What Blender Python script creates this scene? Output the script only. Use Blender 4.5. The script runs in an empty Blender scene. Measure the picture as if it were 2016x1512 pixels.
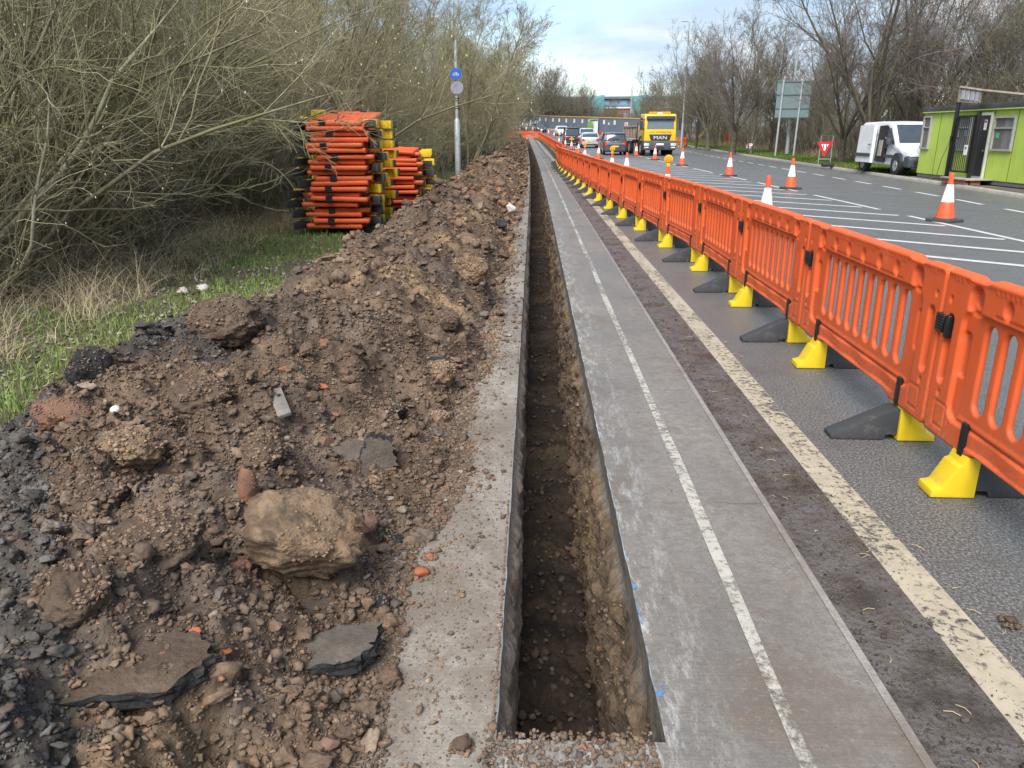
import bpy, bmesh, math, random
import numpy as np
from mathutils import Vector, Matrix
SC = bpy.context.scene
COL = SC.collection
R = math.radians
PI = math.pi
rng = np.random.default_rng(7)
random.seed(7)

# ------------------------------------------------------------------ numpy noise
def _h(ix, iy, iz, seed):
    n = (ix * 374761393 + iy * 668265263 + iz * 2147483647 + seed * 1274126177) & 0xFFFFFFFF
    n = ((n ^ (n >> 13)) * 1274126177) & 0xFFFFFFFF
    n = ((n ^ (n >> 16)) * 2246822519) & 0xFFFFFFFF
    return ((n ^ (n >> 15)) & 0xFFFFFF) / float(0xFFFFFF)
def vnoise(x, y, z=None, seed=0):
    x = np.asarray(x, float); y = np.asarray(y, float)
    z = np.zeros_like(x) if z is None else np.asarray(z, float)
    x, y, z = np.broadcast_arrays(x, y, z)
    xi = np.floor(x).astype(np.int64); yi = np.floor(y).astype(np.int64); zi = np.floor(z).astype(np.int64)
    fx = x - xi; fy = y - yi; fz = z - zi
    fx = fx * fx * (3 - 2 * fx); fy = fy * fy * (3 - 2 * fy); fz = fz * fz * (3 - 2 * fz)
    r = 0
    for dz in (0, 1):
        wz = fz if dz else 1 - fz
        for dy in (0, 1):
            wy = fy if dy else 1 - fy
            for dx in (0, 1):
                wx = fx if dx else 1 - fx
                r = r + wx * wy * wz * _h(xi + dx, yi + dy, zi + dz, seed)
    return r * 2 - 1
def fbm(x, y, z=None, o=4, seed=0, g=.5):
    a = 1; s = 0; f = 1; t = 0
    for i in range(o):
        s = s + a * vnoise(np.asarray(x) * f + i * 17.3, np.asarray(y) * f - i * 9.1, None if z is None else np.asarray(z) * f, seed + i)
        t += a; a *= g; f *= 2.03
    return s / t
def clods(x, y, s, seed):
    # rounded lumps packed side by side, each with its own height
    x = np.asarray(x, float); y = np.asarray(y, float)
    wx = x / s + .35 * vnoise(x / s * 1.7, y / s * 1.7, seed=seed + 7); wy = y / s + .35 * vnoise(x / s * 1.7 + 9, y / s * 1.7, seed=seed + 8)
    xi = np.floor(wx).astype(np.int64); yi = np.floor(wy).astype(np.int64); best = np.full(wx.shape, 9.); amp = np.zeros(wx.shape)
    for dx in (-1, 0, 1):
        for dy in (-1, 0, 1):
            cx = xi + dx; cy = yi + dy; z = cx * 0
            px = cx + _h(cx, cy, z, seed); py = cy + _h(cx, cy, z + 1, seed + 1); d = np.hypot(wx - px, wy - py); m = d < best
            best = np.where(m, d, best); amp = np.where(m, _h(cx, cy, z + 2, seed + 2), amp)
    return np.sqrt(np.clip(1 - (best / .8) ** 2, 0, 1)) * (.35 + .65 * amp)
def sstep(a, b, x):
    t = np.clip((np.asarray(x, float) - a) / (b - a), 0, 1)
    return t * t * (3 - 2 * t)

# ------------------------------------------------------------------ mesh helpers
def np_mesh(name, V, Fs, mat=None, smooth=False, col=None):
    V = np.asarray(V, np.float32).reshape(-1, 3)
    if not isinstance(Fs, (list, tuple)): Fs = [Fs]
    Fs = [np.asarray(f, np.int32) for f in Fs if len(f)]
    me = bpy.data.meshes.new(name)
    me.vertices.add(len(V)); me.vertices.foreach_set('co', V.ravel())
    nl = sum(f.size for f in Fs); npoly = sum(len(f) for f in Fs)
    me.loops.add(nl); me.loops.foreach_set('vertex_index', np.concatenate([f.ravel() for f in Fs]))
    st = []; c = 0
    for f in Fs:
        st.append(c + np.arange(len(f)) * f.shape[1]); c += f.size
    me.polygons.add(npoly); me.polygons.foreach_set('loop_start', np.concatenate(st).astype(np.int32))
    if smooth: me.polygons.foreach_set('use_smooth', np.ones(npoly, bool))
    if col is not None:
        a = me.attributes.new('col', 'FLOAT_COLOR', 'POINT')
        cc = np.ones((len(V), 4), np.float32); cc[:, :3] = col
        a.data.foreach_set('color', cc.ravel())
    me.update(calc_edges=True)
    if mat: me.materials.append(mat)
    return me
def link(name, me, parent=None):
    o = bpy.data.objects.new(name, me); COL.objects.link(o)
    if parent is not None: o.parent = parent
    return o
class MB:
    def __init__(s): s.v = []; s.f = []
    def add(s, V, F):
        b = len(s.v); s.v += [tuple(map(float, p)) for p in V]; s.f += [tuple(b + i for i in f) for f in F]; return s
    def box(s, c, d, rz=0, tp=(1, 1), M=None):
        cx, cy, cz = c; dx, dy, dz = (q / 2 for q in d); V = []
        for z in (-1, 1):
            t = tp if z > 0 else (1, 1)
            for x, y in ((-1, -1), (1, -1), (1, 1), (-1, 1)):
                px, py = x * dx * t[0], y * dy * t[1]
                V.append((cx + px * math.cos(rz) - py * math.sin(rz), cy + px * math.sin(rz) + py * math.cos(rz), cz + z * dz))
        if M is not None: V = [tuple(M @ Vector(p)) for p in V]
        return s.add(V, [(3, 2, 1, 0), (4, 5, 6, 7), (0, 1, 5, 4), (1, 2, 6, 5), (2, 3, 7, 6), (3, 0, 4, 7)])
    def tube(s, pts, r, n=8, cap=True):
        pts = [Vector(p) for p in pts]; k = len(pts)
        rr = r if isinstance(r, (list, tuple)) else [r] * k
        V = []; ref = None
        for i, p in enumerate(pts):
            t = (pts[min(i + 1, k - 1)] - pts[max(i - 1, 0)]).normalized()
            if ref is None: ref = Vector((0, 0, 1)) if abs(t.z) < .9 else Vector((1, 0, 0))
            u = t.cross(ref).normalized(); w = t.cross(u)
            for j in range(n):
                a = 2 * PI * j / n; V.append(p + (u * math.cos(a) + w * math.sin(a)) * rr[i])
        F = [(i * n + j, i * n + (j + 1) % n, (i + 1) * n + (j + 1) % n, (i + 1) * n + j) for i in range(k - 1) for j in range(n)]
        if cap: F += [tuple(range(n)), tuple((k - 1) * n + j for j in reversed(range(n)))]
        return s.add(V, F)
    def lathe(s, prof, n=20, c=(0, 0, 0)):
        V = [(c[0] + r * math.cos(2 * PI * j / n), c[1] + r * math.sin(2 * PI * j / n), c[2] + z) for r, z in prof for j in range(n)]
        F = [(i * n + j, i * n + (j + 1) % n, (i + 1) * n + (j + 1) % n, (i + 1) * n + j) for i in range(len(prof) - 1) for j in range(n)]
        F += [tuple(reversed(range(n))), tuple((len(prof) - 1) * n + j for j in range(n))]
        return s.add(V, F)
    def prism(s, poly, a0, a1, ax='x'):
        # poly: 2D points; extruded along axis ax from a0 to a1
        def m(p, a):
            return (a, p[0], p[1]) if ax == 'x' else ((p[0], a, p[1]) if ax == 'y' else (p[0], p[1], a))
        n = len(poly); V = [m(p, a0) for p in poly] + [m(p, a1) for p in poly]
        F = [(i, (i + 1) % n, n + (i + 1) % n, n + i) for i in range(n)] + [tuple(reversed(range(n))), tuple(range(n, 2 * n))]
        return s.add(V, F)
    def quad(s, *p): return s.add(p, [tuple(range(len(p)))])
    def mesh(s, name, mat, smooth=False, bev=0, seg=2, ang=40):
        bm = bmesh.new(); vs = [bm.verts.new(p) for p in s.v]
        for f in s.f:
            try: bm.faces.new([vs[i] for i in f])
            except ValueError: pass
        bmesh.ops.recalc_face_normals(bm, faces=bm.faces)
        if bev:
            es = [e for e in bm.edges if len(e.link_faces) == 2 and e.calc_face_angle(0) > R(30)]
            bmesh.ops.bevel(bm, geom=es, offset=bev, segments=seg, profile=.6, affect='EDGES', clamp_overlap=True)
        me = bpy.data.meshes.new(name); 
        if smooth or bev:
            for f in bm.faces: f.smooth = True
            for e in bm.edges:
                if len(e.link_faces) == 2 and e.calc_face_angle(0) > R(ang): e.smooth = False
        bm.to_mesh(me); bm.free(); me.materials.append(mat); return me
    def obj(s, name, mat, parent=None, **k): return link(name, s.mesh(name, mat, **k), parent)

def tag(o, label, cat, group=None):
    o['label'] = label; o['category'] = cat
    if group: o['group'] = group
    return o
def thing(name, label, cat, loc=(0, 0, 0), rz=0, group=None):
    o = bpy.data.objects.new(name, None); COL.objects.link(o); o.location = loc; o.rotation_euler = (0, 0, rz)
    o.empty_display_size = .2
    return tag(o, label, cat, group)
def struct(o, kind='structure'): o['kind'] = kind; return o
KIDS = {}
def kids(o):
    return [c for c in o.children]
def dup(root, loc, rot=(0, 0, 0), label=None, group=None, scale=None):
    r = root.copy(); COL.objects.link(r); r.location = loc; r.rotation_euler = rot
    if label: r['label'] = label
    if group: r['group'] = group
    if scale: r.scale = (scale,) * 3 if not isinstance(scale, (tuple, list)) else scale
    def rec(src, dst):
        for ch in KIDS.get(src.name) or list(src.children):
            c = ch.copy(); COL.objects.link(c); c.parent = dst; c.matrix_parent_inverse = ch.matrix_parent_inverse.copy(); rec(ch, c)
    rec(root, r)
    return r
def text_mesh(body, size, mat, ext=.004):
    cu = bpy.data.curves.new('lettering', 'FONT'); cu.body = body; cu.size = size; cu.extrude = ext
    cu.align_x = 'CENTER'; cu.align_y = 'CENTER'
    o = bpy.data.objects.new('lettering', cu); COL.objects.link(o)
    dg = bpy.context.evaluated_depsgraph_get()
    me = bpy.data.meshes.new_from_object(o.evaluated_get(dg)); bpy.data.objects.remove(o)
    me.materials.clear(); me.materials.append(mat); return me

# ------------------------------------------------------------------ materials
class NT:
    def __init__(s, name):
        s.m = bpy.data.materials.new(name); s.m.use_nodes = True; s.t = s.m.node_tree
        s.b = s.t.nodes['Principled BSDF']; s.out = s.t.nodes['Material Output']
    def n(s, typ, **k):
        nd = s.t.nodes.new(typ)
        for a, v in k.items():
            if a.startswith('_'): setattr(nd, a[1:], v)
            else: s.set(nd, a.replace('__', ' '), v)
        return nd
    def set(s, nd, key, v):
        sock = nd.inputs[int(key)] if key.isdigit() else nd.inputs[key]
        if isinstance(v, bpy.types.NodeSocket): s.t.links.new(v, sock)
        else: sock.default_value = v
    def co(s, scale=(1, 1, 1), kind='Object', rot=(0, 0, 0)):
        c = s.n('ShaderNodeTexCoord').outputs[kind]
        mp = s.n('ShaderNodeMapping'); s.t.links.new(c, mp.inputs['Vector']); mp.inputs['Scale'].default_value = scale; mp.inputs['Rotation'].default_value = rot
        return mp.outputs['Vector']
    def noise(s, vec, scale, detail=6, rough=.55, dist=0):
        nd = s.n('ShaderNodeTexNoise', Vector=vec, Scale=scale, Detail=detail, Roughness=rough, Distortion=dist); return nd.outputs['Fac']
    def ramp(s, fac, stops, interp='LINEAR'):
        nd = s.n('ShaderNodeValToRGB'); cr = nd.color_ramp; cr.interpolation = interp
        while len(cr.elements) < len(stops): cr.elements.new(.5)
        for e, (p, c) in zip(cr.elements, stops):
            e.position = p; e.color = (c, c, c, 1) if isinstance(c, (int, float)) else (*c, 1)
        s.t.links.new(fac, nd.inputs['Fac']); return nd.outputs['Color']
    def mix(s, fac, a, b, bt='MIX'):
        nd = s.t.nodes.new('ShaderNodeMix'); nd.data_type = 'RGBA'; nd.blend_type = bt
        for i, v in ((0, fac), (6, a), (7, b)):
            if isinstance(v, bpy.types.NodeSocket): s.t.links.new(v, nd.inputs[i])
            else: nd.inputs[i].default_value = v if i == 0 else (*v, 1)
        return nd.outputs[2]
    def math(s, op, a, b=0.):
        nd = s.t.nodes.new('ShaderNodeMath'); nd.operation = op
        for i, v in ((0, a), (1, b)):
            if isinstance(v, bpy.types.NodeSocket): s.t.links.new(v, nd.inputs[i])
            else: nd.inputs[i].default_value = v
        return nd.outputs[0]
    def bump(s, h, strength=.5, dist=.01, normal=None):
        nd = s.n('ShaderNodeBump', Height=h, Strength=strength, Distance=dist)
        if normal is not None: s.t.links.new(normal, nd.inputs['Normal'])
        return nd.outputs['Normal']
    def fin(s, col, rough=.8, normal=None, spec=.35, metal=0., alpha=None):
        for k, v in (('Base Color', col), ('Roughness', rough), ('Specular IOR Level', spec), ('Metallic', metal)):
            if isinstance(v, bpy.types.NodeSocket): s.t.links.new(v, s.b.inputs[k])
            else: s.b.inputs[k].default_value = (*v, 1) if isinstance(v, (tuple, list)) else v
        if normal is not None: s.t.links.new(normal, s.b.inputs['Normal'])
        if alpha is not None: s.t.links.new(alpha, s.b.inputs['Alpha'])
        return s.m
def simple(name, c, rough=.5, var=.12, scale=6, bump=0, spec=.4, metal=0., bscale=60, bd=.004, dirt=0, dirtcol=(.12, .09, .06)):
    t = NT(name); v = t.co()
    f = t.noise(v, scale, 6)
    a = tuple(max(0, q * (1 - var)) for q in c); b = tuple(min(1, q * (1 + var)) for q in c)
    col = t.ramp(f, [(.3, a), (.7, b)])
    if dirt:
        g = t.ramp(t.noise(v, scale * 2.3, 9, .7), [(.62 - dirt * .25, 0), (.8, 1)])
        col = t.mix(t.math('MULTIPLY', g, min(1, dirt * 1.2)), col, dirtcol)
    nm = t.bump(t.noise(v, bscale, 5), bump, bd) if bump else None
    r = t.math('ADD', t.math('MULTIPLY', t.noise(v, scale * 4, 5), .2), rough - .1)
    return t.fin(col, r, nm, spec, metal)

# ------------------------------------------------------------------ camera, world, light
H = 1.62; TH = R(18.07); YAW = R(1.51)
cd = bpy.data.cameras.new('camera'); cam = bpy.data.objects.new('camera', cd); COL.objects.link(cam)
cd.sensor_fit = 'HORIZONTAL'; cd.sensor_width = 36; cd.lens = 1514 / 2016 * 36; cd.clip_start = .05; cd.clip_end = 3000
cam.location = (0, 0, H); cam.rotation_euler = (PI / 2 - TH, 0, YAW); SC.camera = cam
_F = np.array([-math.sin(YAW) * math.cos(TH), math.cos(YAW) * math.cos(TH), -math.sin(TH)])
_R = np.array([math.cos(YAW), math.sin(YAW), 0]); _U = np.cross(_R, _F)
def sight(px, py): return _F + _R * (px - 1008) / 1514 + _U * (756 - py) / 1514
def at(px, py, Y):
    d = sight(px, py); return np.array([0, 0, H]) + d * (Y / d[1])
def ground_at(px, py, hf):
    d = sight(px, py); t = max(.5, (1.45 - H) / d[2]); st = .06
    for i in range(1500):
        p = np.array([0, 0, H]) + d * t
        if p[2] <= hf(p[0], p[1]):
            if st < .004: return p
            t -= st; st *= .25
        t += st
    return p

SUN_AZ = R(200); SUN_EL = R(48)   # measured from +Y towards +X
w = bpy.data.worlds.new('World'); SC.world = w; w.use_nodes = True
nt = w.node_tree; bg = nt.nodes['Background']
sky = nt.nodes.new('ShaderNodeTexSky'); sky.sky_type = 'NISHITA'; sky.sun_disc = False; sky.sun_elevation = SUN_EL; sky.sun_rotation = SUN_AZ
sky.air_density = 1.0; sky.dust_density = .6; sky.ozone_density = 1.6
tc = nt.nodes.new('ShaderNodeTexCoord'); sep = nt.nodes.new('ShaderNodeSeparateXYZ'); nt.links.new(tc.outputs['Generated'], sep.inputs[0])
def wm(op, a, b):
    nd = nt.nodes.new('ShaderNodeMath'); nd.operation = op
    for i, v in ((0, a), (1, b)):
        if isinstance(v, bpy.types.NodeSocket): nt.links.new(v, nd.inputs[i])
        else: nd.inputs[i].default_value = v
    return nd.outputs[0]
den = wm('ADD', wm('MAXIMUM', sep.outputs[2], 0.), .16)
cmb = nt.nodes.new('ShaderNodeCombineXYZ'); nt.links.new(wm('DIVIDE', sep.outputs[0], den), cmb.inputs[0]); nt.links.new(wm('DIVIDE', sep.outputs[1], den), cmb.inputs[1])
def wnoise(sc, det, off, dist=.4):
    mp = nt.nodes.new('ShaderNodeMapping'); nt.links.new(cmb.outputs[0], mp.inputs[0]); mp.inputs['Location'].default_value = off
    nd = nt.nodes.new('ShaderNodeTexNoise'); nt.links.new(mp.outputs[0], nd.inputs['Vector']); nd.inputs['Scale'].default_value = sc; nd.inputs['Detail'].default_value = det; nd.inputs['Distortion'].default_value = dist; nd.inputs['Roughness'].default_value = .52
    return nd.outputs['Fac']
def wramp(f, stops):
    nd = nt.nodes.new('ShaderNodeValToRGB'); cr = nd.color_ramp
    while len(cr.elements) < len(stops): cr.elements.new(.5)
    for e, (p, c) in zip(cr.elements, stops): e.position = p; e.color = (*c, 1) if isinstance(c, tuple) else (c, c, c, 1)
    nt.links.new(f, nd.inputs['Fac']); return nd.outputs['Color']
def wmix(f, a, b):
    nd = nt.nodes.new('ShaderNodeMix'); nd.data_type = 'RGBA'
    nt.links.new(f, nd.inputs[0]); nt.links.new(a, nd.inputs[6]); nt.links.new(b, nd.inputs[7]); return nd.outputs[2]
cover = wramp(wnoise(.55, 9, (1.3, 2.1, 0)), [(.36, 0.), (.52, 1.)])
shade = wramp(wnoise(.9, 8, (4.2, 7.7, 0)), [(.36, (.46, .66, .93)), (.5, (.70, .86, 1.02)), (.66, (1.05, 1.1, 1.14))])
sc_ = nt.nodes.new('ShaderNodeVectorMath'); sc_.operation = 'SCALE'; nt.links.new(shade, sc_.inputs[0]); sc_.inputs['Scale'].default_value = 4.9
fin = wmix(cover, sky.outputs[0], sc_.outputs[0])
nt.links.new(fin, bg.inputs['Color']); bg.inputs['Strength'].default_value = .1
sd = bpy.data.lights.new('sun', 'SUN'); sd.energy = 3.2; sd.angle = R(38); sd.color = (1, .96, .9)
so = bpy.data.objects.new('sun', sd); COL.objects.link(so)
sv = Vector((math.sin(SUN_AZ) * math.cos(SUN_EL), math.cos(SUN_AZ) * math.cos(SUN_EL), math.sin(SUN_EL)))
so.rotation_euler = sv.to_track_quat('Z', 'Y').to_euler(); so.location = (0, 0, 30)
vs = SC.view_settings; vs.view_transform = 'Standard'; vs.look = 'None'; vs.exposure = 1.05; vs.gamma = 1
SC.cycles.max_bounces = 5; SC.cycles.diffuse_bounces = 3; SC.cycles.glossy_bounces = 2; SC.cycles.transparent_max_bounces = 8
SC.cycles.use_denoising = True; SC.cycles.sample_clamp_indirect = 6
# ================================================================== setting: ground, path, trench, road
def gz(Y):
    d = np.clip(np.asarray(Y, float), 50, 165) - 50
    return .00022 * d * d
def cs(Y):      # the path bends gently to the left
    d = np.maximum(0, np.asarray(Y, float) - 14)
    return -.00011 * d * d
KX = [(-20, 12.0), (10, 12.0), (21, 12.75), (27, 13.4), (34.7, 13.9), (48, 14.9), (64, 16.0), (80, 16.4), (93, 16.2), (115, 13.0), (140, 6.), (170, -4.), (420, -80)]
def kerbx(Y): return np.interp(Y, [a for a, b in KX], [b for a, b in KX])
YS = np.unique(np.concatenate([np.arange(-6, 30, .5), np.arange(30, 120, 1.5), np.arange(120, 420, 8)]))
def grid_mesh(name, X, Y, Z, mat, smooth=True, keep=None, col=None):
    ny, nx = X.shape
    idx = np.arange(ny * nx).reshape(ny, nx)
    F = np.stack([idx[:-1, :-1], idx[:-1, 1:], idx[1:, 1:], idx[1:, :-1]], -1).reshape(-1, 4)
    if keep is not None: F = F[keep.ravel()]
    return np_mesh(name, np.stack([X, Y, Z], -1), F, mat, smooth, col)
def strip(name, xl, xr, dz, mat, ys=YS, nx=2, y0=-1e9, y1=1e9, warp=True):
    ys = ys[(ys >= y0) & (ys <= y1)]
    if y0 > -1e8: ys = np.unique(np.concatenate([[y0], ys]))
    if y1 < 1e8: ys = np.unique(np.concatenate([ys, [y1]]))
    a = xl(ys) if callable(xl) else np.full_like(ys, xl); b = xr(ys) if callable(xr) else np.full_like(ys, xr)
    t = np.linspace(0, 1, nx)
    X = a[:, None] * (1 - t) + b[:, None] * t + (cs(ys)[:, None] if warp else 0)
    Y = np.repeat(ys[:, None], nx, 1); Z = gz(Y) + dz
    return struct(link(name, grid_mesh(name, X, Y, Z, mat)))

# ---- materials of the setting
t = NT('asphalt'); v = t.co()
sp = t.noise(v, 75, 5, .85); lg = t.noise(t.co((.5, .08, 1)), 1.3, 7, .6); md = t.noise(v, 3.5, 8, .65)
col = t.ramp(sp, [(.40, (.034, .033, .032)), (.5, (.088, .086, .083)), (.60, (.25, .245, .235))])
col = t.mix(t.ramp(lg, [(.35, 0), (.65, .38)]), col, (.125, .121, .116), 'MIX')
col = t.mix(t.ramp(md, [(.52, 0), (.72, .55)]), col, (.07, .062, .055))
M_asphalt = t.fin(col, t.ramp(t.noise(v, .9, 7), [(.35, .34), (.65, .62)]), t.bump(sp, .7, .008), .5)

t = NT('muddy_channel'); v = t.co()
a = t.noise(v, 3.4, 9, .7); b = t.noise(v, 55, 5, .75)
col = t.ramp(a, [(.38, (.045, .036, .030)), (.47, (.095, .080, .070)), (.54, (.13, .118, .112)), (.62, (.075, .058, .047)), (.70, (.14, .085, .065))])
col = t.mix(t.ramp(b, [(.52, 0), (.60, .75)]), col, (.04, .034, .030))
M_channel = t.fin(col, t.ramp(t.noise(v, 5, 6), [(.44, .14), (.56, .6)]), t.bump(t.math('ADD', b, a), .9, .018), .5)

def concrete(name, base, dark, light, white=False, mud=.50):
    t = NT(name); v = t.co()
    a = t.noise(t.co((.8, .35, 1)), 2.2, 9, .62); br = t.noise(t.co((1.2, 30, 1)), 4, 4, .6); sp = t.noise(v, 130, 3, .7)
    col = t.ramp(a, [(.28, dark), (.5, base), (.72, light)])
    col = t.mix(.13, col, t.ramp(br, [(.3, .12), (.7, .95)]), 'SOFT_LIGHT')
    col = t.mix(t.ramp(sp, [(.55, 0), (.64, .6)]), col, tuple(q * .42 for q in base))
    # mud stains and pale slurry
    st = t.noise(v, 1.7, 10, .7, .6)
    col = t.mix(t.ramp(st, [(mud, 0), (mud + .14, .72)]), col, (.125, .092, .066))
    sl = t.noise(t.co((1, .5, 1), rot=(0, 0, .5)), 9, 8, .75)
    col = t.mix(t.ramp(sl, [(.63, 0), (.78, .5)]), col, (.42, .42, .42))
    mo = t.noise(v, 26, 6, .75); col = t.mix(t.ramp(mo, [(.46, 0), (.57, .5)]), col, tuple(q * .62 for q in base)); col = t.mix(t.ramp(t.noise(v, 60, 4, .8), [(.56, 0), (.64, .26)]), col, tuple(min(1, q * 1.7) for q in base))
    sxyz = t.n('ShaderNodeSeparateXYZ', Vector=v); wob = t.math('MULTIPLY', t.noise(v, 3.5, 5, .6), .10)
    fr = t.math('FRACT', t.math('MULTIPLY', t.math('ADD', sxyz.outputs[1], wob), .62)); jn = t.math('LESS_THAN', fr, .010)
    col = t.mix(t.math('MULTIPLY', jn, t.ramp(t.noise(v, 5, 4), [(.45, 0), (.6, .65)])), col, tuple(q * .4 for q in base))
    if white:
        near = t.ramp(sxyz.outputs[0], [(.40, 1), (.62, 0)]); sc2 = t.ramp(t.noise(t.co((1, .25, 1), rot=(0, 0, .9)), 24, 7, .8), [(.50, 0), (.66, .8)])
        col = t.mix(t.math('MULTIPLY', near, sc2), col, (.42, .42, .41))
    cr = t.n('ShaderNodeTexVoronoi', _feature='DISTANCE_TO_EDGE', Vector=t.co((.25, .33, 1)), Scale=1.0).outputs['Distance']
    nm = t.bump(t.math('ADD', t.math('MULTIPLY', br, .7), t.math('MULTIPLY', sp, .3)), .3, .006)
    return t.fin(col, t.ramp(a, [(.3, .42), (.6, .7)]), nm, .45)
M_conc = concrete('path_concrete', (.172, .155, .137), (.122, .108, .094), (.22, .20, .178), True)
M_conc_l = concrete('path_concrete_dusty', (.25, .22, .185), (.17, .142, .112), (.31, .282, .245), False, .43)

def paint(name, c, wear, scale=14, edge=0, soft=.02, under=(.09, .08, .07)):
    t = NT(name); v = t.co()
    n1 = t.noise(v, scale, 10, .72); n2 = t.noise(t.co((1, .3, 1)), scale * .16, 5, .6)
    f = t.math('ADD', t.math('MULTIPLY', n1, .68), t.math('MULTIPLY', n2, .42))
    col = t.mix(t.ramp(t.noise(v, 9, 8, .7), [(.4, 0), (.72, .75)]), c, tuple(q * .62 for q in c))
    al = t.ramp(f, [(wear - soft, 0), (wear + soft, 1)])
    return t.fin(col, .6, t.bump(f, .35, .006), .4, alpha=al)
M_line_old = paint('edge_line_paint', (.38, .335, .25), .505, 26, soft=.035)
M_line_white = paint('hatch_paint', (.52, .52, .50), .435, 16, soft=.05)
M_spray = paint('spray_paint', (.41, .385, .335), .523, 30, soft=.06)
M_blue = paint('blue_spray_paint', (.10, .25, .52), .60, 9)

# earth colours are computed per vertex (patches of clay, tarmac, brown soil)
BR = np.array
def darkmask(x, y, n):
    d = (sstep(.12, -.22, x + 1.15 + .62 * (y - 1.6)) * sstep(5.2, 4.6, y) + 1.0 * np.exp(-(((x + 2.1) / .5) ** 2 + ((y - 4.15) / .55) ** 2))).ravel()
    return sstep(.42, .75, np.clip(d, 0, 1) + .5 * n)
def earth_col(x, y, z, seed=0):
    x = np.asarray(x, float); y = np.asarray(y, float)
    n1 = fbm(x * 1.3, y * 1.3, o=4, seed=11 + seed); n2 = fbm(x * 4.1 + 5, y * 4.1, z * 4 if z is not None else None, o=4, seed=23 + seed); n3 = fbm(x * 14, y * 14, o=3, seed=31 + seed)
    c = BR([.090, .062, .043])[None, :] * (1 + .32 * n2.ravel()[:, None])
    oc = sstep(.16, .5, (n1 + .55 * n2).ravel())[:, None] * (.35 + .65 * sstep(3.2, 5.5, y.ravel()))[:, None]
    c = c * (1 - oc * .8) + BR([.185, .128, .072])[None, :] * oc * .8
    gr = sstep(.12, .45, (fbm(x * 1.7 + 40, y * 1.7, o=4, seed=51) + .3 * n3).ravel())[:, None]
    c = c * (1 - .6 * gr) + BR([.088, .070, .058])[None, :] * .6 * gr
    far = sstep(8, 20, y.ravel())[:, None]
    c = c * (1 + far * BR([.28, .2, .1])[None, :])
    dk = darkmask(x, y, (n2 + n3).ravel())[:, None]
    c = c * (1 - dk * .86) + BR([.050, .045, .041])[None, :] * dk * .86
    cl = clods(x, y, .19, 201).ravel()[:, None]; tn = vnoise(x * 5.2, y * 5.2, seed=77).ravel()[:, None]
    c = c * (1 + .38 * tn * BR([1, .95, .9])[None, :])
    return np.clip(c * (1 + .25 * n3.ravel()[:, None]), .008, .8)
def earth_mat(name, mult=1., rough=.9, bs=(55, .7, .012), spec=.25, wet=False):
    t = NT(name); v = t.co()
    at_ = t.n('ShaderNodeAttribute', _attribute_name='col').outputs['Color']
    n1 = t.noise(v, 38, 8, .7)
    col = t.mix(1., at_, t.ramp(n1, [(.28, .55 * mult), (.5, 1. * mult), (.74, 1.55 * mult)]), 'MULTIPLY')
    h = t.math('ADD', t.noise(v, bs[0], 7, .7), t.math('MULTIPLY', t.noise(v, bs[0] * .3, 5, .6), 1.5))
    return t.fin(col, t.ramp(t.noise(v, 7, 5), [(.35, .55 if wet else .78), (.65, .95)]), t.bump(h, bs[1], bs[2]), spec)
M_earth = earth_mat('spoil_earth', 1.12)
M_stone = earth_mat('rubble_stone', 1.12, bs=(90, .6, .006))
M_trench = earth_mat('trench_earth', 1., bs=(30, .8, .02))

# ---- base ground, one sheet to the horizon with the trench left open
xs = np.unique(np.concatenate([np.linspace(-420, -30, 14), np.linspace(-30, -.3, 18), [-.25, .5], np.linspace(1, 40, 12), np.linspace(45, 520, 14)]))
ys = np.unique(np.concatenate([np.linspace(-60, 1.2, 8), [1.7, 104.5], np.linspace(2, 104, 70), np.linspace(106, 900, 30)]))
X, Y = np.meshgrid(xs, ys); Xw = X + np.where(np.abs(X) < 30, cs(np.minimum(Y, 110)), 0)
Z = gz(Y) - .06
xm = (X[:-1, :-1] + X[1:, 1:]) / 2; ym = (Y[:-1, :-1] + Y[1:, 1:]) / 2
keep = ~((xm > -.26) & (xm < .51) & (ym > 1.65) & (ym < 104.6))
t = NT('field_grass'); v = t.co()
col = t.ramp(t.noise(v, .4, 9, .65), [(.35, (.045, .05, .018)), (.55, (.075, .075, .028)), (.7, (.10, .085, .04))])
M_field = t.fin(col, .9, t.bump(t.noise(v, 8, 6), .6, .05), .2)
struct(link('ground', grid_mesh('ground', Xw, Y, Z, M_field, keep=keep)))

strip('road', 1.085, lambda y: kerbx(y) - cs(y), 0.0, M_asphalt, nx=6)
strip('drainage_channel', 1.09, 1.384, .004, M_channel)
strip('path', -1.35, -.09, .012, M_conc_l, y0=-3, y1=104.5, nx=3)
YSF = np.unique(np.concatenate([np.arange(1.72, 20, .25), YS[YS >= 20]]))
strip('path', .38, 1.075, .022, M_conc, ys=YSF, y0=1.72, y1=130, nx=3)
strip('path', -.0905, 1.075, .0225, M_conc, y0=-3, y1=1.72, nx=5)
# slab edges
def vface(name, x, z0, z1, mat, y0, y1, tilt=0):
    ys = YS[(YS > y0) & (YS < y1)]; ys = np.concatenate([[y0], ys, [y1]])
    X = np.stack([x + cs(ys), x + tilt + cs(ys)], 1); Y = np.stack([ys, ys], 1); Z = np.stack([gz(ys) + z1, gz(ys) + z0], 1)
    return struct(link(name, grid_mesh(name, X, Y, Z, mat)))
M_edging = concrete('edging_concrete', (.24, .222, .195), (.18, .165, .145), (.30, .28, .25))
strip('path_edging', 1.050, 1.078, .0262, M_edging, ys=YSF, y0=-3, y1=130)
vface('path', 1.0785, -.02, .022, M_conc, -3, 130, .016)
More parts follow.
